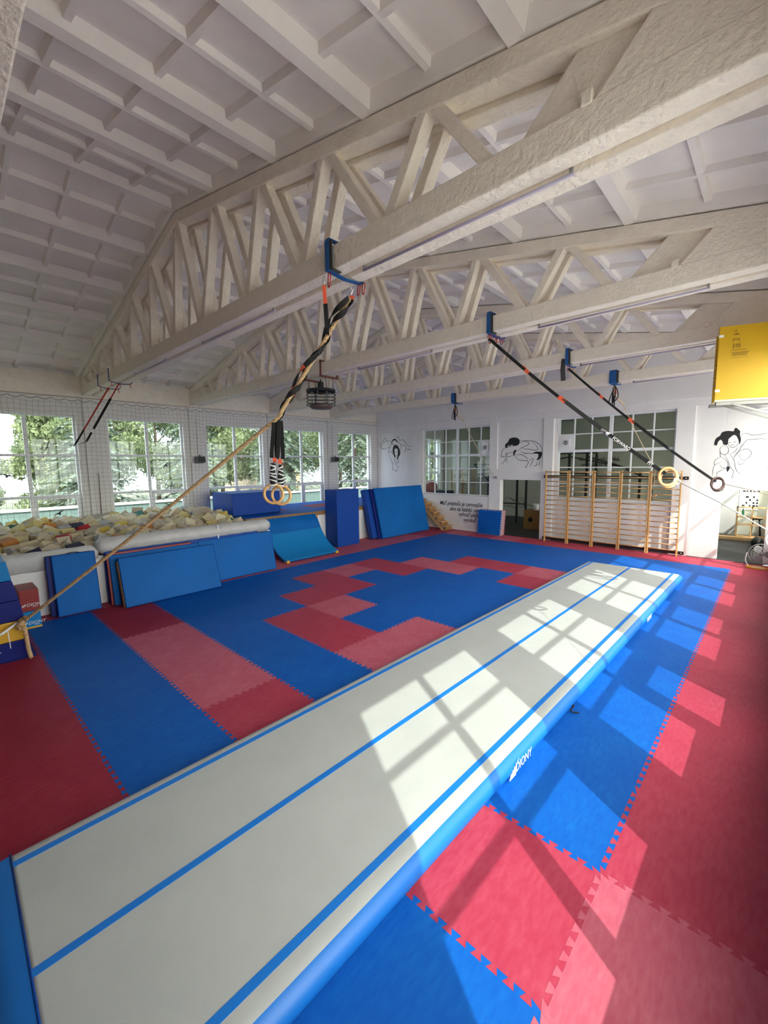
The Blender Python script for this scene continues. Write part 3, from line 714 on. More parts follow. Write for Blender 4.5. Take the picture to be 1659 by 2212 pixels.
# things seen through the right doorway
t = thing('wooden_shelf', 'open pale wooden shelf unit seen through the right doorway', 'shelf unit', (5.75, 15.5, 0))
for x in (.0, .40, .78):
    m = MB(); m.box(x, x+.035, 0, .3, .08, 1.15); m.build('post', M_pine, t)
for z in (.09, .5, .78, 1.12):
    m = MB(); m.box(0, .82, 0, .32, z, z+.03); m.build('shelf_board', M_pine, t)
t = thing('wooden_step', 'pale low wooden step across the back of the right doorway', 'step', (5.2, 15.2, 0))
m = MB(); m.box(0, 1.6, 0, .35, 0, .1); m.build('board', M_pine, t, bevel=.005)
t = thing('bar_stool', 'black stool behind the pale wooden shelf in the right doorway', 'stool', (6.28, 16.1, 0))
m = MB(); m.lathe([(0, .68), (.17, .68), (.18, .71), (.17, .74), (0, .74)], (0, 0, 0), 20); m.build('seat', M_black, t)
for a in range(4):
    x, y = .17*math.cos(a*pi/2+.7), .17*math.sin(a*pi/2+.7)
    m = MB(); m.tube([(x*.7, y*.7, .69), (x*1.2, y*1.2, 0)], .016, 8); m.build('leg', M_black, t)
t = thing('wall_poster', 'white poster of black printed blocks on the wall behind the right doorway', 'poster', (5.78, 16.78, 1.0))
m = MB(); m.box(-.05, .5, -.012, 0, -.05, .75); sh = m.build('sheet', M_paper, t)
m = MB()
rr = random.Random(5)
for gx in range(5):
    for gz in range(6):
        if rr.random() < .7: m.box(.04+gx*.10, .04+gx*.10+rr.choice([.05, .08]), -.016, -.012, .06+gz*.11, .06+gz*.11+.07)
m.build('printed_blocks', M_ink, sh)
t = thing('green_bottle', 'green bottle on the pale wooden shelf in the right doorway', 'bottle', (5.92, 15.65, .811))
m = MB(); m.lathe([(0, 0), (.035, 0), (.035, .18), (.014, .23), (.014, .28), (0, .28)], (0, 0, 0), 14); m.build('bottle_body', mat('green_glass', (.05, .35, .2), .2), t)
t = thing('gym_bag', 'black bag lying on the black floor inside the right doorway', 'bag', (6.35, 14.0, 0))
m = MB(); m.lathe([(0, -.30), (.13, -.27), (.17, -.1), (.17, .1), (.13, .27), (0, .30)], (0.05, 0, .16), 16, 0, Matrix.Rotation(pi/2, 3, 'X')); m.build('bag_body', M_black, t)
m = MB(); m.tube(smooth_pts([(0, -.15, .28), (0, -.08, .42), (0, .08, .42), (0, .15, .28)], 5), .012, 8); m.build('handle', M_black, t)
t = thing('hanging_rod', 'thin dark rod hanging in the right doorway opening', 'rod', (5.95, 12.0, 1.35))
m = MB(); m.tube([(0, 0, 0), (0, 0, .9)], .008, 6); m.build('rod', M_steel, t)

# ------------------------------------------------------------------ air track
TA, TB = V((3.03, -3.76, 0)), V((3.20, 7.70, 0))
ax = (TB-TA).normalized(); sx = V((ax.y, -ax.x, 0)); LN = (TB-TA).length; WD = 2.06
t = thing('air_track', 'long white inflatable tumbling track with three blue stripes across the mats', 'tumbling track', (3.03, -3.76, 0))
t.rotation_euler = (0, 0, math.atan2(-ax.x, ax.y))
def track_profile():
    P = []; R = .10; H = .20
    # cross section x,z from left bottom over the top to right bottom
    P += [(.05, .0)]
    for k in range(0, 13):
        a = math.radians(250-k*160/12)
        P.append((.10+math.cos(a)*.135, .105+math.sin(a)*.097))
    P += [(.14, .2015), (.5, .2015)]
    L = P[:]
    Rr = [(WD-x, z) for x, z in P[::-1]]
    return L+Rr
prof = track_profile()
# inflated body: profile swept with rounded ends
def sweep(prof, ys, name, matsel, mats, parent):
    b = MB(); n = len(prof); vs = []
    for (y, s) in ys:
        for x, z in prof: vs.append((WD/2+(x-WD/2)*1.0, y, z*s if z > .09 else z*s))
    fs = []; mi = []
    for i in range(len(ys)-1):
        for k in range(n-1): fs.append((i*n+k, i*n+k+1, (i+1)*n+k+1, (i+1)*n+k)); mi.append(matsel(k, n))
    o = len(b.v); b.v += vs
    for f, m_ in zip(fs, mi): b.f.append(f); b.mi.append(m_); b.sm.append(True)
    for e in (0, (len(ys)-1)*n):
        b.f.append([e+k for k in range(n)]); b.mi.append(1); b.sm.append(False)
    return b.build(name, mats, parent, recalc=True)
ys = [(0.0, 1.0), (.02, 1.0)]+[(LN*k/40, 1.0) for k in range(1, 40)]+[(LN-.02, 1.0), (LN, .96)]
def msel(k, n):
    x = (prof[k][0]+prof[k+1][0])/2; z = (prof[k][1]+prof[k+1][1])/2
    return 0 if z > .19 or (x < WD*.3 and z > .12) else 1
body = sweep(prof, ys, 'inflated_body', msel, [M_track, M_trackb], t)
for xc in (.135, 1.01, 1.89):
    m = MB(); m.box(xc-.026, xc+.026, 0.0, LN-.003, .199, .2045); m.build('blue_stripe', M_trackb, t)
m = MB()
zs = [.0, .03, .06, .09, .12, .15, .175, .19, .2]
fr = []
for z in zs: fr.append((-.24*math.sqrt(max(0, 1-((z-.0)/.2)**2))*(.8 if z == 0 else 1), z))
vs = []; 
for (y, z) in fr: vs += [(.03, y, z), (WD-.03, y, z)]
m.add(vs, [(2*i, 2*i+1, 2*i+3, 2*i+2) for i in range(len(fr)-1)], 0, True)
m.build('end_panel', M_trackb, t)
m = MB(); m.tube([(.02, -.004, .2), (WD-.02, -.004, .2)], .006, 6); m.build('edge_piping', M_blue2, t)
# logo on the right side wall
Rs = frame_R((0, 1, 0), (-.10, 0, 1))
xs_ = WD+.045
text_obj('side_lettering', 'DIONY', .105, M_paper, (xs_-.004, 3.215, .065), Rs, body, shear=.15, scalex=.95)
m = MB()
for k, (dy, h) in enumerate(((0, .045), (.03, .065), (.06, .085), (.09, .10))):
    m.prism([(3.10+dy, .05), (3.115+dy, .05), (3.14+dy, .05+h), (3.125+dy, .05+h)], 0, xs_-.006, xs_)
for (yy, zz, r) in ((3.24, .165, .009), (3.255, .178, .007)): m.lathe([(0, 0), (r, 0)], (xs_, yy, zz), 10, 0, Matrix.Rotation(pi/2, 3, 'Y'))
m.build('side_emblem', M_paper, body)
text_obj('small_lettering', 'DIONY', .10, M_paper, (xs_-.004, 8.05, .06), Rs, body, shear=.15)
m = MB(); m.tube(smooth_pts([(WD, 4.57, .06), (WD+.05, 4.60, .09), (WD+.03, 4.56, .03), (WD+.10, 4.62, .012)], 5), .008, 6); m.box(WD-.01, WD+.012, 4.50, 4.54, .04, .11)
m.build('pull_tab', M_ink, t)
m = MB(); m.box(WD-.004, WD+.008, 1.98, 2.30, .04, .15); m.build('side_patch', mat('blue_patch', (.01, .13, .55), .4), body, bevel=.004)
for yv in (5.95,):
    m = MB(); m.lathe([(0, .01), (.02, .01), (.025, 0)], (WD+.002, yv, .10), 16, 0, Matrix.Rotation(pi/2, 3, 'Y')); m.build('air_valve', M_navy, body)

# ------------------------------------------------------------------ foam pit
mb = MB()
t = thing('foam_pit', 'long white walled foam pit under the windows with padded grey-white rim', 'foam pit', (-3.4, -6.2, 0))
m = MB(); m.box(-.10, 0, 0, 8.45, 0, 1.0); m.box(-4.25, -.10, 8.35, 8.45, 0, 1.0); m.build('front_board', M_white, t, bevel=.005)
m = MB(); m.box(-.06, .035, 8.42, 8.5, 0, 1.05); m.build('corner_post', M_white, t, bevel=.005)
def pad(y0, y1, z, rx, rz, xc, name='rim_pad'):
    m = MB(); n = 40; vs = []; K = 20
    rr = random.Random(int(y0*10)+99)
    for i in range(n+1):
        y = y0+(y1-y0)*i/n; e = min(i, n-i)/n; s = min(1, .55+e*14) if i in (0, n) else 1
        wob = 1+.03*math.sin(i*1.7)+.02*rr.random()
        for k in range(K):
            a = 2*pi*k/K; vs.append((xc+math.cos(a)*rx*s*wob, y, z+math.sin(a)*rz*s*wob))
    fs = [(i*K+k, i*K+(k+1) % K, (i+1)*K+(k+1) % K, (i+1)*K+k) for i in range(n) for k in range(K)]
    m.add(vs, fs, 0, True); m.f.append(list(range(K))[::-1]); m.mi.append(0); m.sm.append(False); m.f.append([n*K+k for k in range(K)]); m.mi.append(0); m.sm.append(False)
    return m.build(name, M_padw, t)
pad(0.1, 4.50, 1.05, .075, .19, -.02)
pad(4.48, 8.52, 1.19, .16, .17, -.05)
m = MB(); m.box(-.04, .10, 7.0, 7.03, 1.02, 1.36); m.build('tape_band', M_foil, t)
# foam cubes
hull = [('cream', (.68, .58, .38)), ('pale yellow', (.72, .60, .26)), ('beige', (.58, .49, .36)), ('grey', (.45, .43, .38)), ('yellow', (.75, .56, .10)), ('orange', (.60, .24, .06)), ('dark', (.03, .025, .05)), ('red', (.5, .03, .04)), ('teal', (.06, .22, .18)), ('light cream', (.78, .70, .50))]
protos = []
rr = random.Random(11)
for k in range(3):
    bm = bmesh.new(); bmesh.ops.create_cube(bm, size=1.0)
    for v in bm.verts: v.co += V((rr.uniform(-.04, .04), rr.uniform(-.04, .04), rr.uniform(-.04, .04)))
    bmesh.ops.bevel(bm, geom=bm.edges[:], offset=.03, segments=1, affect='EDGES')
    protos.append(bm)
cube_me = {}
for k, (cn, c) in enumerate(hull):
    mm = mat('foam_'+cn.replace(' ', '_'), c, .95, bump=.3, bscale=60, var=.15, vscale=6)
    for q in range(3):
        me = bpy.data.meshes.new('foam_cube'); protos[q].to_mesh(me); me.materials.append(mm); cube_me[(k, q)] = me
for b in protos: b.free()
def heap(x, y): # height of the heap surface
    u = (x+3.5)/-3.9
    return 1.02+.30*min(1, max(0, u))**.8+.05*math.sin(2.3*x+1.1*y)+.05*math.sin(1.7*y-.8*x)
wts = [38, 12, 22, 8, 4, 3, 3, 1.5, 1.5, 14]
labs = {0: 'cream foam cube lying among many alike in the foam pit', 1: 'pale yellow foam cube lying in the foam pit', 2: 'beige foam cube lying in the foam pit', 3: 'grey foam cube lying in the foam pit', 4: 'bright yellow foam cube lying in the foam pit', 5: 'orange foam cube lying in the foam pit', 6: 'nearly black foam cube lying in the foam pit', 7: 'red foam cube lying in the foam pit', 8: 'teal foam cube lying in the foam pit', 9: 'very pale cream foam cube lying in the foam pit'}
cells = []
ny, nx = 22, 14
for a in range(nx):
    for b_ in range(ny):
        x = -3.68-a*.285; y = -4.05+b_*.285
        cells.append((x, y))
cells = [c for c in cells if c[1] > -3.0-((c[0]+3.66)*-.10) or c[1] > -4.2]
# keep the 300 nearest the camera's view
cells.sort(key=lambda c: (c[0]-6.7)**2+(c[1]+3.9)**2)
cells = [c for c in cells if c[1] > (-3.9+(6.7-c[0])*0.03)-.15][:300]
for (x, y) in cells:
    k = rr.choices(range(10), wts)[0]; q = rr.randrange(3)
    o = bpy.data.objects.new('foam_cube', cube_me[(k, q)]); COL.objects.link(o)
    sc = rr.uniform(.235, .285)
    x2 = min(x+rr.uniform(-.05, .05), -3.68); y2 = min(y+rr.uniform(-.05, .05), 2.02)
    o.location = (x2, y2, heap(x2, y2)+rr.uniform(-.05, .07)); o.scale = (sc*rr.uniform(.9, 1.2), sc, sc*rr.uniform(.85, 1.05))
    o.rotation_euler = (rr.uniform(-.6, .6), rr.uniform(-.6, .6), rr.uniform(0, pi))
    tag(o, labs[k], 'foam cube', labs[k].split(' foam cube')[0]+' foam cubes in the pit')
# deeper cubes between them, too many to count
m = MB()
mats_ = [bpy.data.materials['foam_'+hull[i][0].replace(' ', '_')] for i in (0, 1, 2, 3, 9)]
for i in range(900):
    x = rr.uniform(-7.5, -3.7); y = rr.uniform(-6.0, 2.0)
    z = heap(x, y)-rr.uniform(.30, .44)
    sc = rr.uniform(.17, .22)
    R = Euler((rr.uniform(-1, 1), rr.uniform(-1, 1), rr.uniform(0, 3))).to_matrix()
    m.obox((x, y, z), (sc, sc, sc), R, rr.choice([0, 0, 1, 2, 3, 4]))
o = m.build('foam_cube_filling', mats_); tag(o, 'lower layers of jumbled foam cubes filling the pit', 'foam cubes', kind='stuff')

# ------------------------------------------------------------------ platform with blocks
t = thing('wooden_platform', 'raised wooden platform under the far windows covered in blue and red tiles', 'platform', (-4.65, 2.3, 0))
m = MB(); m.box(-3.05, 0, 0, 8.75, 1.10, 1.235); m.build('wooden_deck', M_woodd, t, bevel=.005)
m = MB(); m.box(-.06, -.02, 0, 8.75, 0, 1.10); m.build('front_panel', M_white, t)
for y in (.9, 2.6, 4.4, 6.3, 8.5):
    m = MB(); m.box(-.04, .02, y-.05, y+.05, 0, 1.10); m.build('support_post', M_pine if y > 2 else M_woodd, t)
m = MB()
for i in range(3):
    for j in range(8):
        bl = (j in (2, 5)) or i == 0 or (i == 2)
        m.box(-.02-(i+1)*1.0+.002, -.02-i*1.0-.002, .02+j*1.09, .02+(j+1)*1.09-.004, 1.235, 1.25, 0 if bl else 1)
m.build('deck_tiles', [T_BLUE, T_RED[2]], t)

def mat_block(name, label, cat, loc, size, m_, rot=(0, 0, 0), group=None, seam=True, seg=3, bev=.02, msd=None):
    t = thing(name, label, cat, loc, group); t.rotation_euler = rot
    b = MB(); b.box(0, size[0], 0, size[1], 0, size[2]); b.build('cover', m_, t, bevel=bev, seg=seg)
    if seam:
        b = MB(); e = .004
        for z in (.012, size[2]-.012):
            b.tube([(-e, -e, z), (size[0]+e, -e, z), (size[0]+e, size[1]+e, z), (-e, size[1]+e, z)], .004, 5, closed=True)
        for x in (0, size[0]):
            for y in (0, size[1]): b.tube([(x, y, .01), (x, y, size[2]-.01)], .004, 5)
        b.build('piping', msd or M_blue2, t)
    return t
mat_block('foam_block', 'long deep blue foam block lying on the platform in front of the windows', 'foam block', (-6.80, 2.33, 1.25), (1.33, 1.70, .70), M_blue2)
bk = mat_block('foam_block', 'tall upright deep blue foam block standing at the platform edge', 'foam block', (-4.66, 5.30, 0), (.62, 1.02, 1.95), M_blue2)
# crash mats leaning at the far end of the platform
def lean_mat(name, label, cat, base, y0, y1, H, th, top_dx, m_, group=None, side=None, parts=True):
    # base: x of front foot; leans toward -x by top_dx
    t = thing(name, label, cat, (base, y0, 0), group)
    ang = math.atan2(top_dx, H); t.rotation_euler = (0, -ang, 0)
    L = math.hypot(top_dx, H)-.002
    b = MB(); b.box(-th, 0, 0, y1-y0, 0, L); o = b.build('cover', m_, t, bevel=.018, seg=3)
    if parts:
        b = MB(); W = y1-y0
        for x in (0.001, -th-.001):
            b.tube([(x, .01, .01), (x, W-.01, .01), (x, W-.01, L-.01), (x, .01, L-.01)], .006, 5, closed=True)
        b.build('piping', M_blue2, t)
    t.location.z = math.sin(ang)*th
    return t
lean_mat('crash_mat', 'large mid blue crash mat leaning in front of the others beside the wooden steps', 'crash mat', -3.92, 7.42, 10.30, 1.88, .09, .45, M_blue, 'crash mats leaning on the platform')
lean_mat('crash_mat', 'thin navy mat leaning behind the large crash mat', 'crash mat', -4.02, 7.32, 10.15, 1.85, .07, .45, M_navy, 'crash mats leaning on the platform')
lean_mat('crash_mat', 'thick rounded deep blue crash mat leaning nearest the platform', 'crash mat', -4.11, 7.08, 9.9, 1.82, .20, .45, M_blue2, 'crash mats leaning on the platform')
# foot mat spilling from the platform
t = thing('folding_mat', 'light blue folding mat with yellow corners sagging from the platform to the floor', 'folding mat', (-3.44, 2.82, 0))
pr = [(-1.12, 1.14), (-.98, .98), (-.86, .72), (-.72, .50), (-.50, .27), (-.26, .11), (0, .01)]
def curved_mat(y0, y1, th, off, name, mt, a0, a1):
    P = smooth_pts([(x, 0, z) for x, z in pr[a0:a1]], 6); b = MB(); vs = []
    for i, p in enumerate(P):
        tg = P[min(i+1, len(P)-1)]-P[max(i-1, 0)]; tg.normalize(); nn = V((-tg.z, 0, tg.x)); nn = nn if nn.x > 0 else -nn
        f = p+nn*(off+th/2)*1.0; g = p+nn*(off-th/2)
        sl = .06*(p.z/1.0)
        for q in (f, g):
            q.z = max(q.z, .005)
        vs += [(f.x, y0-sl, f.z), (f.x, y1-sl, f.z), (g.x, y1-sl, g.z), (g.x, y0-sl, g.z)]
    fs = []
    for i in range(len(P)-1):
        for k in range(4): fs.append((i*4+k, i*4+(k+1) % 4, i*4+4+(k+1) % 4, i*4+4+k))
    n = (len(P)-1)*4; fs += [(3, 2, 1, 0), (n, n+1, n+2, n+3)]
    b.add(vs, fs); return b.build(name, mt, t, bevel=.008)
curved_mat(0, 1.98, .05, .04, 'lower_panel', M_blue3, 2, 7)
curved_mat(.02, 1.98, .05, .04, 'upper_panel', M_blue, 0, 3)
curved_mat(.03, 1.95, .06, -.03, 'inner_layer', M_navy, 0, 7)
for y in (.06, 1.90):
    b = MB(); b.box(-.10, .05, y-.05, y+.05, .0, .075); b.build('yellow_corner', M_yelv, t, bevel=.01)
# mats leaning on the foam pit
lean_mat('floor_mat', 'long blue mat leaning on the far end of the foam pit', 'mat', -3.10, .30, 2.30, 1.03, .05, .20, M_blue, 'mats leaning on the foam pit')
lean_mat('floor_mat', 'dark blue tile sheet standing on edge directly against the foam pit wall', 'mat', -3.20, -1.62, 1.9, 1.08, .04, .12, M_blue2, 'mats leaning on the foam pit')
tt = lean_mat('floor_mat', 'mat showing a red top edge behind the wooden-edged board', 'mat', -3.04, -1.62, .1, 1.06, .035, .14, M_redv, 'mats leaning on the foam pit', parts=False)
tt = lean_mat('floor_mat', 'blue mat with dark outline, between the square mats and the wooden-edged board', 'mat', -2.96, -1.58, .25, 1.02, .035, .18, M_blue, 'mats leaning on the foam pit')
tt = lean_mat('padded_board', 'blue padded board with a brown wooden edge, frontmost against the foam pit', 'padded board', -2.60, -1.48, .50, .97, .05, .32, M_blue3 if False else M_blue, 'mats leaning on the foam pit')
b = MB(); b.box(-.17, -.048, -.012, 1.99, .0, .96); b.build('wooden_frame', mat('plywood_edge', (.50, .26, .06), .5, col2=(.30, .13, .03), vscale=14), tt, bevel=.01)
lean_mat('floor_mat', 'squarish mid blue mat with carrying strap leaning on the foam pit', 'mat', -2.98, -2.50, -1.80, 1.15, .10, .20, M_blue, 'mats leaning on the foam pit')
b = MB(); b.tube(smooth_pts([(-.05, .22, 1.155), (-.05, .3, 1.185), (-.05, .4, 1.185), (-.05, .48, 1.155)], 5), .008, 6)
b.build('carry_strap', M_strap, [o for o in bpy.data.objects if o.name.startswith('floor_mat') and not o.parent][-1])
lean_mat('floor_mat', 'navy mat standing behind the squarish mid blue mat', 'mat', -3.12, -2.58, -1.84, 1.15, .09, .12, M_navy, 'mats leaning on the foam pit')

# DIONY blocks
def logo_block(label, loc, m_, h, edge=False):
    t = thing('logo_block', label, 'foam block', loc, 'small blocks with white lettering')
    b = MB(); b.box(-.6, 0, 0, .27, 0, h); cv = b.build('cover', m_, t, bevel=.012, seg=3)
    Rb = frame_R((0, 1, 0), (0, 0, 1))
    text_obj('lettering', 'DIONY', .075, M_paper, (.004, .085, h*.18+.02), Rb, cv, shear=.25)
    text_obj('small_lettering', 'SPORTS', .022, M_paper, (.004, .165, h*.18-.004), Rb, cv, shear=.25)
    b = MB()
    for k in range(4): b.prism([(.02+k*.014, h*.18+.01+k*.006), (.026+k*.014, h*.18+.01+k*.006), (.045+k*.014, h*.18+.05+k*.006), (.035+k*.014, h*.18+.05+k*.006)], 0, .0, .003)
    b.build('emblem', M_paper, cv)
    if edge:
        b = MB(); b.box(-.61, .004, -.004, .275, 0, .03); b.build('bottom_trim', M_yelv, t)
    return t
logo_block('light blue block with white lettering, under the dark red one by the foam pit', (-2.75, -3.05, 0), M_blue3, .31, True)
logo_block('dark red block with white lettering standing on the light blue one by the foam pit', (-2.75, -3.05, .312), M_redv, .385)

# vaulting stack at left edge
zs = [0, .29, .585, .89, 1.195, 1.485]
yy = [-3.135, -3.13, -3.14, -3.175, -3.235, -3.275]
cols = [(M_navy, 'navy lowest layer of the tapered vaulting stack at the left edge'), (M_yelv, 'yellow layer of the vaulting stack, the tied rope resting in front of it'), (M_navy, 'navy layer right above the yellow one in the vaulting stack'), (M_navy, 'upper navy layer of the vaulting stack under the light blue one'), (M_blue3, 'light blue top layer of the vaulting stack')]
for k in range(5):
    t = thing('vaulting_block', cols[k][1], 'vaulting block', (-1.33, -3.9, zs[k]), 'layers of the vaulting stack')
    b = MB(); h = zs[k+1]-zs[k]-.003
    i0 = .03*k; i1 = .03*(k+1)
    ya, yb = -3.9-yy[k], -3.9-yy[k+1]
    vs = [(-i0*0, -.8, 0), (-0, -ya, 0), (-.72+0, -ya, 0), (-.72, -.8, 0), (0, -.8, h), (0, -yb, h), (-.72, -yb, h), (-.72, -.8, h)]
    b.add(vs, [(0,3,2,1), (4,5,6,7), (0,1,5,4), (1,2,6,5), (2,3,7,6), (3,0,4,7)]); b.build('cover', cols[k][0], t, bevel=.014, seg=3)
    if k == 0:
        text_obj('lettering', 'DIONY', .08, M_paper, (.004, .20, .12), frame_R((0, 1, 0), (0, 0, 1)), t, shear=.25)
t = thing('thin_mat', 'thin navy mat lying flat on the floor beside the vaulting stack', 'mat', (-2.1, -3.4, 0)); b = MB(); b.box(0, .79, 0, .36, .0, .012)
b.build('cover', M_navy, t)

# ------------------------------------------------------------------ wooden steps and tile stack
t = thing('wooden_steps', 'small brown wooden staircase against the end wall beside the crash mats', 'steps', (-3.28, 10.55, 0))
n = 6
for s in (.02, .42):
    b = MB(); b.prism([(-.06, 0), (-.22, 0), (-1.30, .96), (-1.30, 1.08), (-1.26, 1.08), (-.06, .02)], 1, s, s+.03); b.build('stringer', M_pine, t)
for k in range(n):
    b = MB(); b.box(-.26-k*.21, .06-k*.21, -.02, .49, .185*(k+1)-.03, .185*(k+1)); b.build('tread', M_pine, t, bevel=.004)
    b = MB(); b.box(-.02-k*.21, 0-k*.21, .0, .47, .185*k+.0, .185*(k+1)-.03); b.build('riser', M_woodd, t)
tile_cols = [(T_BLUE, 'frontmost blue foam tile of the stack leaning beside the doorway')] + [((T_RED[0] if k % 2 else M_white), '') for k in range(6)]
def loose_tile(m_, label, k):
    t = thing('foam_tile', label, 'foam tile', (-1.90+k*.012, 10.77+k*.029, 0.0), 'spare tiles leaning beside the doorway')
    t.rotation_euler = (-.12, 0, 0)
    poly = [((x+.0)*.98, (y)*.94+.02) for x, y in tile_poly(0, 0)]
    b = MB(); b.prism(poly, 1, -.012, .012); b.build('tile', m_, t)
    return t
loose_tile(T_BLUE, 'frontmost royal blue spare foam tile leaning beside the doorway', 0)
for k in range(1, 7):
    loose_tile(M_white if k % 2 else T_RED[0], ('pale' if k % 2 else 'red')+' spare foam tile in the stack behind the blue one, %s' % ['','directly behind it','second behind it','third behind it','fourth behind it','fifth behind it','closest to the wall'][k], k)

# ------------------------------------------------------------------ rings, straps, ropes
def strap_loop(tx, ty, name, label, w=.06):
    # blue webbing sling round the bottom chord with felt pad
    t = thing('beam_sling', label, 'strap', (tx, ty, 4.80), 'blue slings around the roof trusses')
    b = MB(); b.ribbon([(0, .22, .29), (0, -.02, .29), (0, -.03, .25), (0, -.03, -.015), (0, .21, -.035), (0, .45, -.015), (0, .45, .25), (0, .44, .29), (0, .20, .29)], w, .008, [(0, 0, 1), (0, -1, 1), (0, -1, 0), (0, -1, -1), (0, 0, -1), (0, 1, -1), (0, 1, 0), (0, 1, 1), (0, 0, 1)])
    b.build('blue_webbing', M_bstrap, t)
    b = MB(); b.ribbon([(.03, -.018, .26), (.035, -.022, .0), (.035, -.02, -.012), (.035, .1, -.014)], w*1.25, .010, [(0, -1, 0), (0, -1, 0), (0, -1, -1), (0, 0, -1)]); b.build('felt_pad', M_felt, t)
    return t
def carabiner(b, a, c, r=.006, mi=0, w=.028):
    a = V(a); c = V(c); d = (c-a); L = d.length; d.normalize(); s = d.cross(V((.3, 1, .2))); s.normalize()
    P = [a-d*.0+s*w*.4, a+d*L*.12+s*w, a+d*L*.8+s*w*.8, c+s*w*.3, c-s*w*.3, a+d*L*.8-s*w*.8, a+d*L*.12-s*w, a-s*w*.4]
    b.tube(smooth_pts(P, 3, closed=True), r, 6, mi, closed=True)
def twisted_rope(b, pts, R, pitch, n_seg_len=.018, mi=0):
    pts = [V(p) for p in pts]
    # resample
    out = [pts[0]]; 
    Ls = [0]
    for i in range(1, len(pts)): Ls.append(Ls[-1]+(pts[i]-pts[i-1]).length)
    tot = Ls[-1]; n = max(8, int(tot/n_seg_len)); res = []
    j = 0
    for i in range(n+1):
        s = tot*i/n
        while j < len(Ls)-2 and Ls[j+1] < s: j += 1
        f = (s-Ls[j])/max(1e-9, Ls[j+1]-Ls[j]); res.append(pts[j].lerp(pts[j+1], min(1, max(0, f))))
    ref = None; strands = [[], [], []]
    for i, p in enumerate(res):
        tg = res[min(i+1, n)]-res[max(i-1, 0)]; tg.normalize()
        if ref is None:
            ref = tg.cross(V((0, 0, 1)));
            if ref.length < .1: ref = tg.cross(V((1, 0, 0)))
        ref = ref-tg*ref.dot(tg); ref.normalize(); bb = tg.cross(ref)
        for k in range(3):
            a = 2*pi*(tot*i/n)/pitch+k*2*pi/3
            strands[k].append(p+(ref*math.cos(a)+bb*math.sin(a))*R*.52)
    for st in strands: b.tube(st, R*.56, 6, mi)

# near truss: sling, rope to vaulting stack
sl = strap_loop(3.20, -.92, 's', 'blue sling with grey felt pad around the nearest truss')
b = MB(); carabiner(b, (.0, -.03+.03, -.03), (-.04, .02, -.15)); carabiner(b, (-.0, .42, -.03), (-.02, .42, -.13)); carabiner(b, (.05, .44, -.02), (.04, .44, -.13)); b.build('red_carabiner', M_carab, sl)
A = V((3.15, -.60, 4.62)); K = V((-1.20, -3.19, .58)); RK = V((2.52, -1.17, 3.34))
t = thing('climbing_rope', 'thick twisted hemp rope stretched from the nearest truss to a knot at the vaulting stack', 'rope', tuple(K))
Rk = RK
path = smooth_pts([A-K, (A+(Rk-A)*.5)-K+V((0, 0, -.01)), (A+(Rk-A)*.9)-K, Rk-K, (Rk+(K-Rk)*.1)-K, (Rk+(K-Rk)*.5)-K+V((0, 0, -.03)), V((0, 0, 0))], 10)
b = MB(); twisted_rope(b, path, .0235, .115); b.build('rope', M_rope, t)
b = MB()
kn = [(.05, .03, .03), (-.03, .04, .05), (-.055, -.02, 0), (0, -.045, -.03), (.05, -.01, .01), (.02, .045, .035), (-.04, .01, -.02), (-.01, -.03, -.06), (.02, .02, -.08)]
twisted_rope(b, smooth_pts([(p[0]*1.25, p[1]*1.25, p[2]*1.25) for p in kn], 8), .026, .115); b.build('knot', M_rope, t)
b = MB(); twisted_rope(b, smooth_pts([(.02, .02, -.05), (.03, .03, -.2), (.03, .04, -.4), (.03, .06, -.545)], 6), .028, .115); b.build('rope_tail', M_rope, t)
b = MB(); b.ribbon([(-.03, -.05, .0), (.03, -.22, -.09), (.02, -.42, -.16)], .03, .003, (1, 0, .4)); b.ribbon([(.02, -.16, -.07), (.135, -.16, -.20), (.03, -.15, -.33)], .012, .003, (1, .2, .3))
b.build('clear_tape', M_foil, t)
# straps of rings 1 spiralling round the rope
t = thing('gym_rings', 'pair of pale wooden rings hanging on black straps from the hemp rope', 'gymnastic rings', tuple(Rk))
def strap_spiral(a, c, turns, off, w, ph=0):
    P = []; Nn = []
    d = (c-a); dn = d.normalized(); ref = dn.cross(V((0, 0, 1))).normalized(); bb = dn.cross(ref); n = 60
    for i in range(n+1):
        u = i/n; an = ph+turns*2*pi*u; rad = ref*math.cos(an)+bb*math.sin(an); P.append(a+d*u+rad*off); Nn.append(rad)
    return P, Nn
Ta = A+V((.03, .25, .03))-Rk; Tb = V((0, 0, .03))
P, Nn = strap_spiral(A-Rk+V((.02, 0, 0)), V((0, 0, 0)), 3.2, .032, .05)
b = MB(); b.ribbon(P, .062, .006, Nn); b.build('black_strap', M_strap, t)
P, Nn = strap_spiral(A-Rk+V((.0, -.05, .0)), V((-.0, 0, 0)), 2.2, .036, .05, 2.)
b = MB(); b.ribbon(P[:52], .06, .006, Nn[:52]); b.build('black_strap', M_strap, t)
o1 = V((3.14, -.95, 4.66))-Rk; 
b = MB(); b.ribbon([o1, o1+V((-.02, .03, -.17))], .04, .006, (-.7, .7, 0)); b.ribbon([A-Rk+V((.02, .03, .03)), A-Rk+V((-.05, 0, -.06))], .05, .008, (-.7, .7, 0))
iM = len(P)//2
b.ribbon([P[34], P[35], P[36], P[37]], .05, .010, [Nn[34], Nn[35], Nn[36], Nn[37]])
b.ribbon([P[44], P[45], P[46], P[47], P[48]], .05, .010, [Nn[44], Nn[45], Nn[46], Nn[47], Nn[48]]); b.build('orange_label', M_orange, t)
b = MB(); b.ribbon([o1+V((-.02, .03, -.17)), o1+V((-.04, .06, -.4)), A-Rk+V((-.19, -.17, -.38))], .045, .006, (-.7, .7, 0)); b.build('black_strap', M_strap, t)
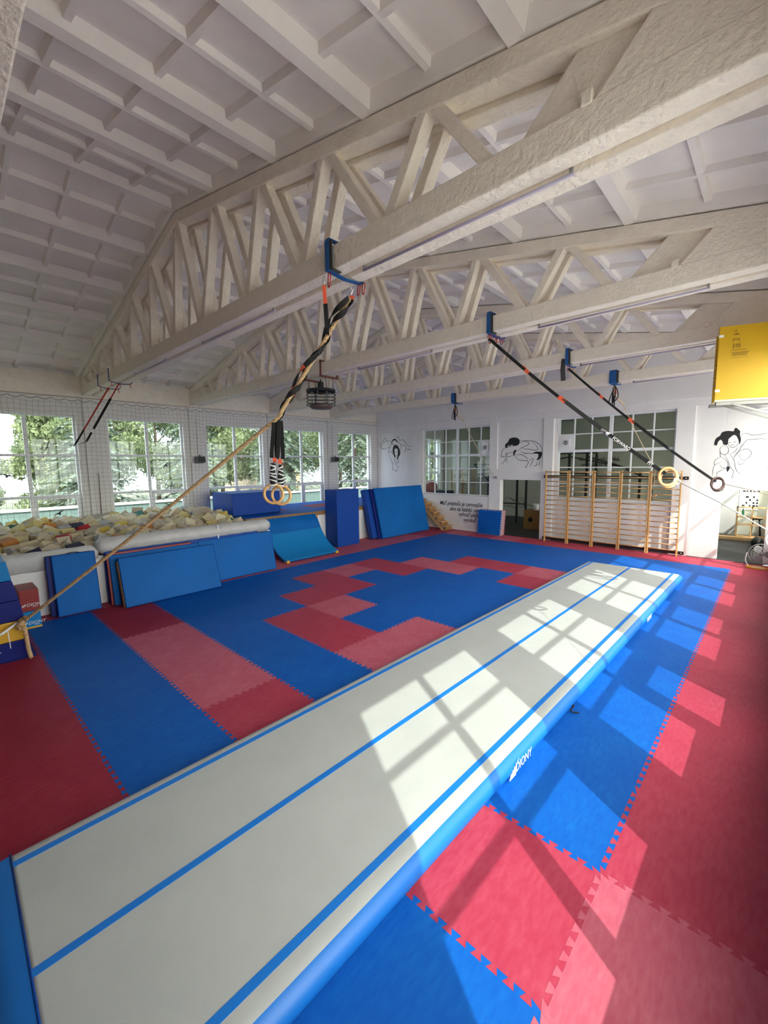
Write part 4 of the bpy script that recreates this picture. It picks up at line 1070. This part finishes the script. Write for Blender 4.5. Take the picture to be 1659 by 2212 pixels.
b = MB(); carabiner(b, o1+V((0, 0, .08)), o1, .005); carabiner(b, A-Rk+V((.03, .02, .12)), A-Rk+V((0, 0, .02)), .005); carabiner(b, P[38], P[42], .004); b.build('steel_carabiner', M_chrome, t)
rd = V((-.73, -.68, 0)); rperp = V((.68, -.73, 0)) # image-right direction horizontally
ring_z = 2.50-Rk.z
for s, (dx, dep, zz) in enumerate(((-.026, 0.0, .012), (.036, .10, -.010))):
    c0 = V((dx*-rd.x*1.0, dx*-rd.y*1.0, 0))*1.0
    c0 = V((.73*dx, .68*dx, 0)) + V((-.68, .73, 0))*dep
    c = c0+V((.055, -.09, ring_z+zz-.015))
    b = MB(); pts = [c+V((.73, .68, 0))*math.cos(2*pi*k/40)*.106+V((0, 0, 1))*math.sin(2*pi*k/40)*.106 for k in range(40)]
    b.tube(pts, .0165, 12, closed=True); b.build('ring', M_ring, t)
    top = c+V((0, 0, .10)); up = V((0, 0, -.02))+c0*.25
    for q in (-.028, .028):
        b = MB(); b.ribbon([up+V((q*.7, q*.7, 0)), up.lerp(top, .5)+V((q*.9, q*.9, 0)), top.lerp(up, .42)+V((q*.8, q*.8, 0))], .045, .006, (-.68, .73, 0)); b.build('black_strap', M_strap, t)
    m1 = top.lerp(up, .42)
    b = MB(); b.ribbon([m1, m1+V((0, 0, -.06))], .04, .012, (-.68, .73, 0)); b.build('orange_label', M_orange, t)
    b = MB(); b.ribbon([m1+V((0, 0, -.04)), top.lerp(up, .3)], .03, .010, (-.68, .73, 0)); b.build('lettered_strap', M_strap, t)
    text_obj('strap_lettering', 'FORWARD', .035, M_paper, m1+V((0, 0, -.05))+V((.6, -.7, 0))*.012+V((-.73, -.68, 0))*.012, frame_R((0, 0, -1), (.73, .68, 0)), t, scalex=1.0)
    b = MB(); b.lathe([(0, .0), (.015, .0), (.030, -.09), (.037, -.19), (.03, -.235), (0, -.235)], top+V((0, 0, .245)), 14)
    b.build('wound_strap', M_strap, t)
    b = MB()
    for k in range(6):
        z = .22-k*.042; r = .026+.0022*k; a0 = rr.uniform(0, 3)
        b.tube([top+V((math.cos(a)*r, math.sin(a)*r, z-.012*math.sin(a+a0))) for a in [2*pi*j/14 for j in range(14)]], .0075, 6, closed=True)
    b.build('white_wrapping', M_paper, t)

def hanging_rings(label, top, ringc, mring, npull, extra):
    top = V(top); rc = V(ringc); t = thing('gym_rings', label, 'gymnastic rings', tuple(top))
    d = rc-top; dn = d.normalized(); side = dn.cross(V((0, 0, 1))).normalized(); nz = side.cross(dn)
    view = (V((6.7, -3.9, 2.82))-(top+rc)/2).normalized()
    for s, off in enumerate((-.03, .03)):
        def pt(u, o=0): return d*u+V((0, 0, -.32*u*(1-u)*(d.length/4)))+side*(off*(1-u)+off*.4*u)+V((0, 0, o))
        b = MB(); b.ribbon([pt(k/14*.50) for k in range(15)], .040 if s else .03, .006, view); b.build('black_strap', M_strap, t)
        b = MB(); b.ribbon([pt(.22+s*.03), pt(.245+s*.03)], .046, .010, view); b.ribbon([pt(.46), pt(.48), pt(.50)], .050, .010, view); b.build('orange_label', M_orange, t)
        b = MB(); b.ribbon([pt(.48+k/10*.24) for k in range(11)], .050 if s == 0 else .035, .010, view); b.build('black_strap', mat('dark_grey_webbing', (.03, .032, .03), .85, bump=.3, bscale=120) if extra else M_strap, t)
        b = MB(); b.ribbon([pt(.70+k/10*.31) for k in range(11)], .040, .006, view); b.build('lettered_strap', M_strap, t)
        b = MB(); b.tube([pt(.70), pt(.72), pt(.74)], .022, 8); b.build('buckle', M_chrome if extra else M_spk, t)
        if extra:
            u = dn; vdir = V((0, 0, 1))-u*u.z; vdir.normalize()
            for word, u0, u1 in (('FORWARD', .76, .86), ('FIT', .93, .98)):
                tu = (pt(u1)-pt(u0)).normalized(); U = tu.cross(-view); U = U if U.z > 0 else -U; U.normalize()
                text_obj('strap_lettering', word, .052, M_paper, pt(u0)+view*.010-U*.018, frame_R(tu, U), t, off=.001)
        # ring
        rx = V((.73, .68, 0)); c = rc-top+rx*(.078+.022*(s*2-1))+V((0, 0, -.045-.012*(s*2-1)))+V((-.68, .73, 0))*.04*s

        b = MB(); cc = c+V((0, 0, -.02))
        b.tube([cc+rx*math.cos(2*pi*k/40)*.106+V((0, 0, 1))*math.sin(2*pi*k/40)*.106 for k in range(40)], .0155, 12, closed=True); b.build('ring', mring, t)
    b = MB(); carabiner(b, V((0, -.03, .06)), V((0, 0, -.06))); carabiner(b, V((.0, .2, .05)), V((0, .15, -.05))); b.build('red_carabiner', M_carab, t)
    return t
sl2 = strap_loop(3.33, TY[3]-.005, 's', 'blue sling around the second truss above the rings with the lettered strap')
sl3 = strap_loop(3.42, TY[4]-.005, 's', 'blue sling with loose grey tail around the third truss')
b = MB(); b.ribbon([(-.06, .0, .1), (-.07, -.03, -.1), (-.05, -.03, -.34)], .09, .008, (.3, -1, 0)); b.build('loose_tail', M_felt, sl3)
sl4 = strap_loop(3.50, TY[5]-.005, 's', 'blue sling around the farthest truss, right one with a rope bundle', .16)
sl5 = strap_loop(-1.28, TY[5]-.005, 's', 'blue sling around the farthest truss, left one with the knotted cord', .14)
for s_ in (sl2,):
    b = MB()
    for q in (.04, .16, .28, .40): carabiner(b, (0, q, -.01), (0, q, -.10))
    b.build('red_carabiner', M_carab, s_)
hanging_rings('pale wooden rings on lettered black straps, tied back by a white cord', (3.33, TY[3]+.02, 4.70), (5.70, 2.10, 2.68), M_ring, 2, True)
hanging_rings('pair of dark brown rings on plain black straps in front of the right doorway wall', (3.44, TY[4]+.05, 4.70), (5.93, 5.16, 2.47), M_ringd, 2, False)
t = thing('tether_cord', 'thin white cord pulling the pale lettered rings toward the right wall', 'cord', (5.86, 2.0, 2.58)); b = MB()
b.tube([(0, 0, 0), (.45, -.6, -.18), (.83, -1.15, -.36)], .005, 6); b.build('cord', M_cordw, t)
b = MB(); b.tube(smooth_pts([(-.02, 0, .03), (.03, .01, .0), (.0, 0, -.04), (-.03, 0, 0)], 4, closed=True), .008, 6, closed=True); b.build('knot', M_cordw, t)
b = MB(); b.tube(smooth_pts([(.83, -1.15, -.36), (.81, -1.16, -.42), (.83, -1.17, -.47), (.85, -1.16, -.40)], 4), .008, 6); b.build('loop', M_cordw, t)
t = thing('tether_cord', 'thin grey cord pulling the dark brown rings toward the right wall', 'cord', (6.06, 5.1, 2.42)); b = MB()
b.tube([(0, 0, 0), (.35, -.5, -.06), (.82, -1.25, -.16)], .005, 6); b.build('cord', M_ropeg, t)

def cord_bundle(label, top, end, fat):
    top = V(top); e = V(end)-top; t = thing('hanging_rope', label, 'rope', tuple(top))
    b = MB()
    for k in range(4):
        a = k*1.7; P = [(0, 0, .02), (.05*math.cos(a)+.03, .03*math.sin(a), -.12), (.10*math.cos(a), .05*math.sin(a), -.30-.05*k), (.03*math.cos(a+1), 0, -.38-.03*k), (-.02, 0, -.15), (0, 0, 0)]
        b.tube(smooth_pts(P, 5), .012, 6)
    b.build('black_strap', M_strap, t)
    b = MB(); b.ribbon([(.05, -.03, -.12), (.06, -.03, -.22)], .035, .012, (.5, -1, 0)); b.build('orange_label', M_orange, t)
    b = MB(); b.tube([V((0, 0, 0)), V((.03, 0, -.25))+e*.0, e*.20], .022, 8); b.build('wrapped_cord', M_ropeg, t)
    b = MB(); b.tube(smooth_pts([e*.19, e*.5+V((0, 0, -.06)), e], 8), fat, 6); b.build('cord', M_ropeg, t)
cord_bundle('natural cord from the farthest truss down to a hook beside the left interior window', (-1.26, TY[5]+.05, 4.72), (-1.42, YE-.06, 2.34), .011)
cord_bundle('natural cord from the farthest truss down to the wooden wall bars', (3.52, TY[5]+.05, 4.72), (4.05, 10.78, 2.55), .011)
t = thing('wall_hook', 'small metal hook plate on the wall between interior window and doorway', 'hook', (-1.42, YE-.005, 2.28))
b = MB(); b.box(.03, .17, -.03, 0, -.10, .0); b.build('plate', M_steel, t, bevel=.004)
b = MB(); b.tube(smooth_pts([(.05, -.03, -.05), (-.03, -.05, .0), (-.04, -.05, .08), (0, -.05, .14), (.02, -.04, .22)], 4), .009, 6); b.build('hook', M_chrome, t)
t = thing('trapeze_grip', 'small wooden trapeze grip dangling in front of the wall bars', 'handle', (4.02, 10.74, 1.72))
b = MB(); b.tube([(-.03, 0, 0), (.12, -.02, .07)], .016, 8); b.build('grip', M_wood, t)
b = MB(); b.tube(smooth_pts([(0, 0, .01), (-.04, 0, .2), (.02, 0, .42), (.03, .04, .8)], 5), .007, 6); b.build('cord', M_ropeg, t)

# trapeze bar at the left
B1, B2 = V((-5.35, -1.60, 3.30)), V((-4.10, -1.60, 3.335))
B1 = V((-6.00, -1.42, 3.34)); B2 = V((-5.00, -1.38, 3.40))
t = thing('trapeze_bar', 'thin bar hung on red and black straps from the nearest truss near the windows', 'trapeze', tuple(B1))
b = MB(); b.tube([V((0, 0, 0))-(B2-B1)*.06, (B2-B1)*1.06], .012, 8); b.build('bar', M_steel, t)
T1_, T2_ = V((-5.15, -.80, 4.70))-B1, V((-4.72, -.70, 4.74))-B1
b = MB(); b.ribbon([T1_, T1_*.28], .035, .006, (.7, -.7, 0)); b.build('red_strap', M_orange if False else mat('red_webbing', (.42, .03, .02), .7), t)
b = MB(); b.ribbon([T1_*.28, T1_*.0], .045, .006, (.7, -.7, 0)); b.build('black_strap', M_strap, t)
e2 = B2-B1
b = MB(); b.ribbon([T2_, T2_.lerp(e2, .25)], .03, .006, (.7, -.7, 0)); b.build('red_strap', MATS['red_webbing'], t)
b = MB(); b.ribbon([T2_.lerp(e2, .25), T2_.lerp(e2, .4), T2_.lerp(e2, .78)], .055, .006, (.7, -.7, 0)); b.ribbon([T2_.lerp(e2, .84), e2], .045, .006, (.7, -.7, 0)); b.build('black_strap', M_strap, t)
for nm, xx in (('left', -5.62), ('right', -4.70)):
    t = thing('chain_sling', 'dark cable sling with red carabiners under the nearest truss, %s of the two' % nm, 'sling', (xx, TY[2]+.02, 4.80), 'cable slings at the left end of the nearest truss')
    b = MB(); b.tube([(0, -.01, .27), (0, -.02, .24), (0, -.02, -.01), (.02, .18, -.06), (.02, .40, -.05), (0, .46, .0), (0, .46, .25)], .010, 6); b.build('cable', M_navy, t)
    for q in (.03, .2, .42):
        b = MB(); carabiner(b, (0, q, -.02), (0, q, -.12), .007); b.build('red_carabiner', M_carab, t)
def line(label, a, c, m_, sag=.0, r=.004):
    a = V(a); c = V(c); t = thing('stretched_line', label, 'cord', tuple(a)); b = MB(); d = c-a
    b.tube([d*(k/8)+V((0, 0, -sag*4*(k/8)*(1-k/8))) for k in range(9)], r, 5); b.build('cord', m_, t)
line('upper dark line running left from the trapeze bar out of frame', B1+V((0, 0, .02)), (-5.4, -3.9, 3.95), mat('grey_cord', (.18, .17, .17), .8), .03)
line('lower dark line running left from the trapeze bar out of frame', B1, (-5.6, -3.9, 3.70), MATS['grey_cord'], .03)
line('upper pale line between the trapeze bar and the second truss', B2, (-5.15, TY[3]+.1, 4.84), M_cordw, .04)
line('lower pale line between the trapeze bar and the second truss', B2, (-6.6, TY[3]+.1, 4.84), M_cordw, .04)
line('short pale cord dangling from the second truss near the windows', (-4.6, TY[3]-.02, 4.85), (-4.5, TY[3]-.05, 4.15), M_cordw, 0)

# caged round heater
HX, HY = -1.04, TY[3]+.21
t = thing('ceiling_heater', 'round caged dark heater hanging from the second truss on red-brown brackets', 'heater', (HX, HY, 4.10))
b = MB()
for k in range(5): b.tube([(math.cos(a)*.33, math.sin(a)*.33, .06+k*.075) for a in [2*pi*j/32 for j in range(32)]], .008, 6, closed=True)
for j in range(4):
    a = 2*pi*j/4+.5; b.tube([(math.cos(a)*.33, math.sin(a)*.33, .06), (math.cos(a)*.33, math.sin(a)*.33, .38)], .007, 5)
b.build('wire_cage', M_black, t)
b = MB(); b.lathe([(0, -.03), (.22, -.02), (.27, .03), (.27, .06), (0, .06)], (0, 0, 0), 32); b.build('bottom_disc', mat('dull_brown_enamel', (.10, .07, .06), .5), t)
b = MB(); b.lathe([(.33, .36), (.33, .40), (.20, .43), (.08, .45), (0, .45)], (0, 0, 0), 32); b.build('top_plate', M_spk, t)
b = MB(); b.lathe([(.07, .44), (.07, .56), (.05, .58), (0, .58)], (0, 0, 0), 20); b.build('motor', M_spk, t)
for j in range(6):
    a = 2*pi*j/6; b = MB(); b.obox((math.cos(a)*.2, math.sin(a)*.2, .21), (.05, .012, .28), Matrix.Rotation(a+.5, 3, 'Z')); b.build('heating_panel', M_steel, t)
for q in (-.30, .30):
    b = MB(); b.bar((q, -.26, .64), (q, .26, .64), .03, .04); b.bar((q, -.24, .64), (q, -.24, .98), .03, .02, up=(0, 1, 0)); b.bar((q, .24, .64), (q, .24, .98), .03, .02, up=(0, 1, 0)); b.bar((q, -.24, .96), (q, .24, .96), .03, .02); b.build('bracket', M_rusty, t)
    b = MB(); b.tube([(q, -.10, .64), (q*1.05, -.10, .38)], .007, 6); b.tube([(q, .10, .64), (q*1.05, .10, .38)], .007, 6); b.build('hanger_rod', M_black, t)

# yellow board on brackets
yb = V((5.93, 4.30, 3.72)); yd = V((.94, .342, 0)); 
t = thing('yellow_board', 'large yellow board pair on grey steel wall brackets at the right edge', 'board', tuple(yb)); t.rotation_euler = (0, 0, math.atan2(yd.y, yd.x))
b = MB(); b.box(0, 1.0, 0, .03, 0.0, 1.06); fb = b.build('front_board', M_yel, t, bevel=.004)
b = MB(); b.box(0, 1.0, -.001, .034, -.03, .0); b.build('board_edge', M_cream, t, bevel=.006)
b = MB(); b.box(.05, 1.0, .30, .33, 0.0, 1.0); b.build('rear_board', M_yel, t, bevel=.004)
b = MB(); b.box(.05, 1.0, .29, .34, -.03, .0); b.build('board_edge', M_cream, t, bevel=.006)
for y in (.04, .34):
    b = MB(); b.box(.03, 1.0, y-.01, y+.05, -.08, -.03); b.build('steel_rail', M_steel, t, bevel=.004)
    b = MB(); b.bar((.22, y, -.06), (1.0, y-.05, -.36), .03, .03); b.build('brace', M_steel, t)
for z in (.13, .92):
    b = MB(); b.box(-.003, .055, -.004, .0, z-.015, z+.02); b.build('paper_label', M_paper, fb)
for k in range(6):
    b = MB(); b.box(-.022, 0, .005, .02, .20+k*.06, .21+k*.06); b.build('edge_pin', M_black, fb)
RY = frame_R((1, 0, 0), (0, 0, 1))
text_obj('printed_mark', 'CE', .035, M_label, (.17, -.003, .97), RY, fb)
b = MB(); b.prism([(.17, .925), (.25, .925), (.21, .95)], 1, -.003, -.001)
for (x0, x1, z0, z1) in ((.17, .25, .865, .872), (.17, .175, .825, .872), (.245, .25, .825, .872), (.19, .25, .845, .85), (.175, .18, .73, .80), (.185, .19, .73, .80), (.205, .26, .79, .797), (.205, .27, .775, .782), (.205, .26, .76, .767), (.205, .27, .745, .752), (.16, .34, .705, .711), (.16, .37, .67, .676), (.17, .36, .655, .661), (.175, .35, .64, .646), (.175, .35, .625, .631), (.16, .37, .595, .598)):
    b.box(x0, x1, -.003, -.001, z0, z1)
b.build('printed_block', M_label, fb)

# speakers on the window wall
def speaker(y, z, label):
    t = thing('loudspeaker', label, 'loudspeaker', (XL+.26, y, z), 'black loudspeakers between the windows')
    b = MB(); b.prism([(-.11, -.10), (.13, -.07), (.10, .12), (-.11, .12)], 1, -.13, .13); b.build('cabinet', M_spk, t, bevel=.012)
    b = MB(); b.bar((-.19, 0, .05), (-.08, 0, .05), .05, .05); b.tube([(0, 0, .12), (-.02, 0, .18)], .02, 8); b.build('bracket', M_black, t)
    b = MB(); b.tube([(-.17, 0, .12), (-.17, .01, 1.5)], .006, 5); b.build('cable', mat('grey_cable', (.3, .3, .3), .7), t)
speaker(2.30, 3.00, 'black loudspeaker on the pier left of the rings, between second and third window in view')
speaker(8.20, 3.00, 'black loudspeaker on the pier left of the farthest window')
t = thing('hook_rod', 'thin dark rod with a hooked top leaning on the pier between the two nearest windows', 'rod', (XL+.14, -.62, 1.45)); b = MB()
b.tube([(0, 0, 0), (0, .02, 1.12), (0, -.02, 1.15), (0, .03, 1.17)], .010, 6); b.build('rod', M_rusty, t)
# bird stickers on panes
def sticker(y, z, a, where):
    t = thing('bird_sticker', 'black bird silhouette sticker on %s' % where, 'sticker', (XL-.15, y, z), 'bird stickers on the window panes'); R = Matrix.Rotation(a, 3, 'X')
    P = [(-.16, 0), (-.06, .03), (0, .02), (.05, .035), (.14, .0), (.04, .0), (.02, -.03), (.03, -.07), (0, -.05), (-.03, -.07), (-.02, -.02), (-.06, .0)]
    P = [(p[0]*math.cos(a)-p[1]*math.sin(a), p[0]*math.sin(a)+p[1]*math.cos(a)) for p in P]
    b = MB(); b.prism(P, 0, 0, .003); b.build('silhouette', M_sticker, t)
for y, z, a, wh in ((-2.55, 2.62, -.3, 'the nearest window, middle pane at the left'), (-1.55, 1.55, .5, 'the nearest window, lower right casement'), (1.35, 2.85, .9, 'the second window, middle right pane'), (1.35, 1.55, -.4, 'the second window, lower right casement'), (4.3, 2.45, .1, 'the third window, middle right pane'), (6.25, 2.6, .4, 'the fourth window, middle left pane'), (9.35, 2.75, 1.2, 'the farthest window, middle left pane'), (9.9, 2.75, -.1, 'the farthest window, middle right pane')):
    sticker(y, z, a, wh)
# protective net
b = MB(); x0 = XL+.22; y0, y1 = -6.5, 11.0; zt, zb = 4.60, 1.3
rr = random.Random(21)
def nz_(y): return .03*math.sin(y*2.1)+.02*math.sin(y*5.3)
ny = int((y1-y0)/.12)
for k in range(ny+1):
    y = y0+k*.12
    P = [(x0+.02*math.sin(y+z_*2), y+.012*math.sin(z_*7+y*3), z_) for z_ in [zb+(zt-zb+.02*math.sin(y))*q/8 for q in range(9)]]
    b.tube(P, .0026, 3, cap=False)
for k in range(28):
    z = zb+k*.12+.02
    P = [(x0, y0+(y1-y0)*q/70, z+.014*math.sin(q*1.9+k)+.02*math.sin(q*.6)) for q in range(71)]
    b.tube(P, .0026, 3, cap=False)
net = b.build('safety_net', M_net, recalc=False); tag(net, 'fine grey safety net hung in front of the whole window wall', 'net')
b = MB(); P = []
for k in range(0, 60):
    for q in range(5):
        u = q/5; P.append((x0+.02, y0+(k+u)*.292, 4.66-.055*math.sin(pi*u)))
b.tube(P, .007, 4); b.tube([(x0, y0, 4.70), (x0, y1, 4.76)], .006, 5); b.build('edge_cord', M_net, net)
t = thing('wall_cable', 'loose loop of grey cable on the wall in the far left corner', 'cable', (-7.35, YE-.01, 3.55)); b = MB()
b.tube(smooth_pts([(-.3, 0, .3), (-.1, -.01, .12), (.0, -.01, -.05), (.12, -.01, 0), (.1, -.01, .12), (-.05, -.01, .05)], 6), .006, 5); b.build('cable', MATS['grey_cable'], t)

# fan and hose at the right doorway
t = thing('floor_fan', 'round grey floor fan standing by the right doorway', 'fan', (6.55, 10.72, 0))
b = MB(); 
for r_, y in ((.26, 0), (.26, -.10), (.20, -.12), (.14, -.125), (.08, -.13)): b.tube([(math.cos(a)*r_, y, .36+math.sin(a)*r_) for a in [2*pi*j/32 for j in range(32)]], .006, 5, closed=True)
for j in range(24):
    a = 2*pi*j/24; b.tube([(math.cos(a)*.04, -.13, .36+math.sin(a)*.04), (math.cos(a)*.2, -.12, .36+math.sin(a)*.2), (math.cos(a)*.26, -.09, .36+math.sin(a)*.26), (math.cos(a)*.26, 0, .36+math.sin(a)*.26)], .003, 4)
b.build('guard', M_chrome if False else M_steel, t)
for j in range(3):
    a = 2*pi*j/3; b = MB(); pts = []
    for q in range(7):
        u = q/6; pts.append((.05+.18*u, .06*math.sin(pi*u)+.03))
    vs = []
    for (r_, wd) in pts: vs += [(math.cos(a)*r_-math.sin(a)*wd, -.05-.02, .36+math.sin(a)*r_+math.cos(a)*wd), (math.cos(a)*r_+math.sin(a)*wd, -.05+.02, .36+math.sin(a)*r_-math.cos(a)*wd)]
    b.add(vs, [(2*i, 2*i+1, 2*i+3, 2*i+2) for i in range(6)], 0, True); b.build('blade', M_fang, t)
b = MB(); b.lathe([(0, .05), (.05, .04), (.06, -.03), (.04, -.09), (0, -.10)], (0, -.04, .36), 16, 0, Matrix.Rotation(pi/2, 3, 'X')); b.build('hub', M_fang, t)
b = MB(); b.tube(smooth_pts([(-.28, 0, .36), (-.30, -.02, .15), (-.20, -.12, .02), (0, -.16, .015), (.20, -.12, .02), (.30, -.02, .15), (.28, 0, .36)], 6), .012, 8); b.build('stand', M_cordw, t)
t = thing('yellow_hose', 'yellow hose ring lying on the red mat under the fan', 'hose', (6.50, 10.48, 0)); b = MB()
for k in range(2): b.tube([(math.cos(a)*.22, math.sin(a)*.13, .014+.022*k) for a in [2*pi*j/28 for j in range(28)]], .011, 7, closed=True)
b.build('coil', M_yhose, t)
t = thing('wall_switch', 'small cream wall box beside the right doorway', 'wall box', (6.62, YE+.05, 2.62)); b = MB(); b.box(-.05, .05, -.10, 0, -.04, .05); b.build('housing', M_cream, t, bevel=.006)
t = thing('corner_conduit', 'white pipe ends on the wall under the yellow board', 'pipe', (6.05, YE-.02, 4.17)); b = MB()
b.tube([(0, 0, .05), (.5, 0, .05)], .035, 8); b.tube([(.04, 0, -.03), (.5, 0, -.03)], .035, 8); b.build('pipe', M_white, t)

# ------------------------------------------------------------------ outside
mb = MB(); mb.box(-60, XL-.31, -40, 60, -.6, -.5); struct(mb.build('trim_8', M_grass)); mb = MB(); mb.box(XR+.23, 60, -40, 60, -.6, -.5); struct(mb.build('trim_9', M_pave))
t = thing('green_fence', 'pale green panel fence outside the windows with a white coping', 'fence', (-13.0, -8, -.5))
b = MB(); 
for k in range(150): b.box(-.03 if k % 2 else -.05, 0, k*.25, k*.25+.245, 0, 1.75)
b.build('panels', M_grnw, t)
b = MB(); b.box(-.12, .06, 0, 37.5, 1.75, 1.84); b.build('coping', M_white, t)
def leaves(b, c, rad, n, size, rr, flat=1.0):
    c = V(c)
    for i in range(n):
        d = V((rr.gauss(0, 1), rr.gauss(0, 1), rr.gauss(0, 1))); d.normalize(); d *= rr.random()**.4
        p = c+V((d.x*rad, d.y*rad, d.z*rad*flat)); R = Euler((rr.uniform(0, 6), rr.uniform(0, 6), rr.uniform(0, 6))).to_matrix(); s = size*rr.uniform(.6, 1.3)
        b.add([p+R @ V((-s, 0, 0)), p+R @ V((0, -s*.5, 0)), p+R @ V((s, 0, 0)), p+R @ V((0, s*.5, .2*s))], [(0, 1, 2, 3)])
def broad_tree(label, x, y, h, m_, seed):
    rr = random.Random(seed); t = thing('broadleaf_tree', label, 'tree', (x, y, -.5), 'trees outside the windows')
    b = MB(); b.tube([(0, 0, 0), (.1, .05, h*.4), (0, .1, h*.75)], [.22, .17, .06], 8)
    for k in range(7):
        a = rr.uniform(0, 6.3); z = h*rr.uniform(.25, .6); b.tube([(0, 0, z), (math.cos(a)*h*.22, math.sin(a)*h*.22, z+h*.2)], [.07, .02], 6)
    b.build('trunk', M_trunk, t)
    b = MB()
    for k in range(44):
        a = rr.uniform(0, 6.3); u = rr.random(); r_ = h*.33*math.sqrt(rr.random())*(1-.6*abs(u-.35)); z = h*(.22+.75*u)
        leaves(b, (math.cos(a)*r_, math.sin(a)*r_, z), h*.12, 330, .13, rr, .8)
    b.build('foliage', m_, t)
def spruce(label, x, y, h, seed):
    rr = random.Random(seed); t = thing('spruce_tree', label, 'tree', (x, y, -.5), 'trees outside the windows')
    b = MB(); b.tube([(0, 0, 0), (0, 0, h)], [.20, .03], 8); b.build('trunk', M_trunk, t)
    b = MB(); n = int(h*24)
    for k in range(n):
        u = k/n; z = h*(.04+.94*u); L = h*.30*(1-u)**.8+.15; a = k*2.4+rr.uniform(-.3, .3)
        for q in range(int(14+30*(1-u))):
            s = rr.random()**.7; p = V((math.cos(a)*L*s, math.sin(a)*L*s, z-.35*L*s*s+rr.uniform(-.06, .06)))
            tw = rr.uniform(-.9, .9); dd = V((math.cos(a+tw), math.sin(a+tw), -.35)); ss = rr.uniform(.16, .30)
            sd = V((-dd.y, dd.x, 0))*ss*.30
            b.add([p-sd*.3, p+dd*ss*.5-sd, p+dd*ss*1.2, p+dd*ss*.5+sd], [(0, 1, 2, 3)])
    b.build('foliage', M_leafs, t)
spruce('tall blue-green spruce close outside the second window', -16.4, 1.2, 8.0, 1)
spruce('blue-green spruce outside the fourth window', -16.0, 11.2, 9.0, 2)
spruce('blue-green spruce filling the farthest window', -16.2, 17.6, 9.5, 3)
spruce('blue-green spruce behind the fence between second and third window', -17.5, 6.2, 8.0, 6)
broad_tree('light green broadleaf tree low behind the nearest window', -20, 1.0, 6.6, M_leafd, 4)
broad_tree('light green broadleaf tree at the left of the nearest window', -24, -3.2, 6.0, M_leafd, 14)
broad_tree('yellow-green broadleaf tree behind the third window', -23, 9.6, 8.5, M_leafd, 5)
broad_tree('dark green broadleaf tree behind the third and fourth windows', -23, 16.5, 10.5, M_leafg, 7)
broad_tree('light green broadleaf tree behind the second window', -25, 3.6, 9.0, M_leafd, 8)
broad_tree('dark green broadleaf tree behind the farthest window', -22, 22.5, 11, M_leafg, 9)
broad_tree('light green broadleaf tree farther back behind the fourth window', -30, 19, 11, M_leafd, 10)
broad_tree('dark bushy tree behind the farthest spruce', -31, 29, 11, M_leafg, 12)
broad_tree('light green broadleaf tree behind the glass of the far room', -12.5, 22.5, 7, M_leafd, 15)
broad_tree('pale distant tree filling the gap in the nearest window', -38, 3.5, 7.5, M_leafg, 31)
broad_tree('pale distant tree filling the gap in the second window', -37, 11.0, 9.5, M_leafg, 32)
broad_tree('distant tree between the second and third windows', -33, 15.5, 9.5, M_leafd, 33)
broad_tree('distant tree behind the fourth window', -40, 30, 12, M_leafg, 34)
t = thing('neighbour_house', 'ochre house with a red roof half hidden by trees outside', 'house', (-38, 23, -.5))
b = MB(); b.box(-3, 3, -3.5, 3.5, 0, 3.2); b.build('wall', M_bwall, t); b = MB(); b.prism([(-3.4, 3.2), (3.4, 3.2), (0, 4.9)], 1, -3.8, 3.8); b.build('roof', M_roof, t)
for y in (-2, 0, 2):
    b = MB(); b.box(3.0, 3.04, y-.5, y+.5, 1.0, 2.3); b.build('window', mat('dark_glass', (.05, .07, .08), .2), t)
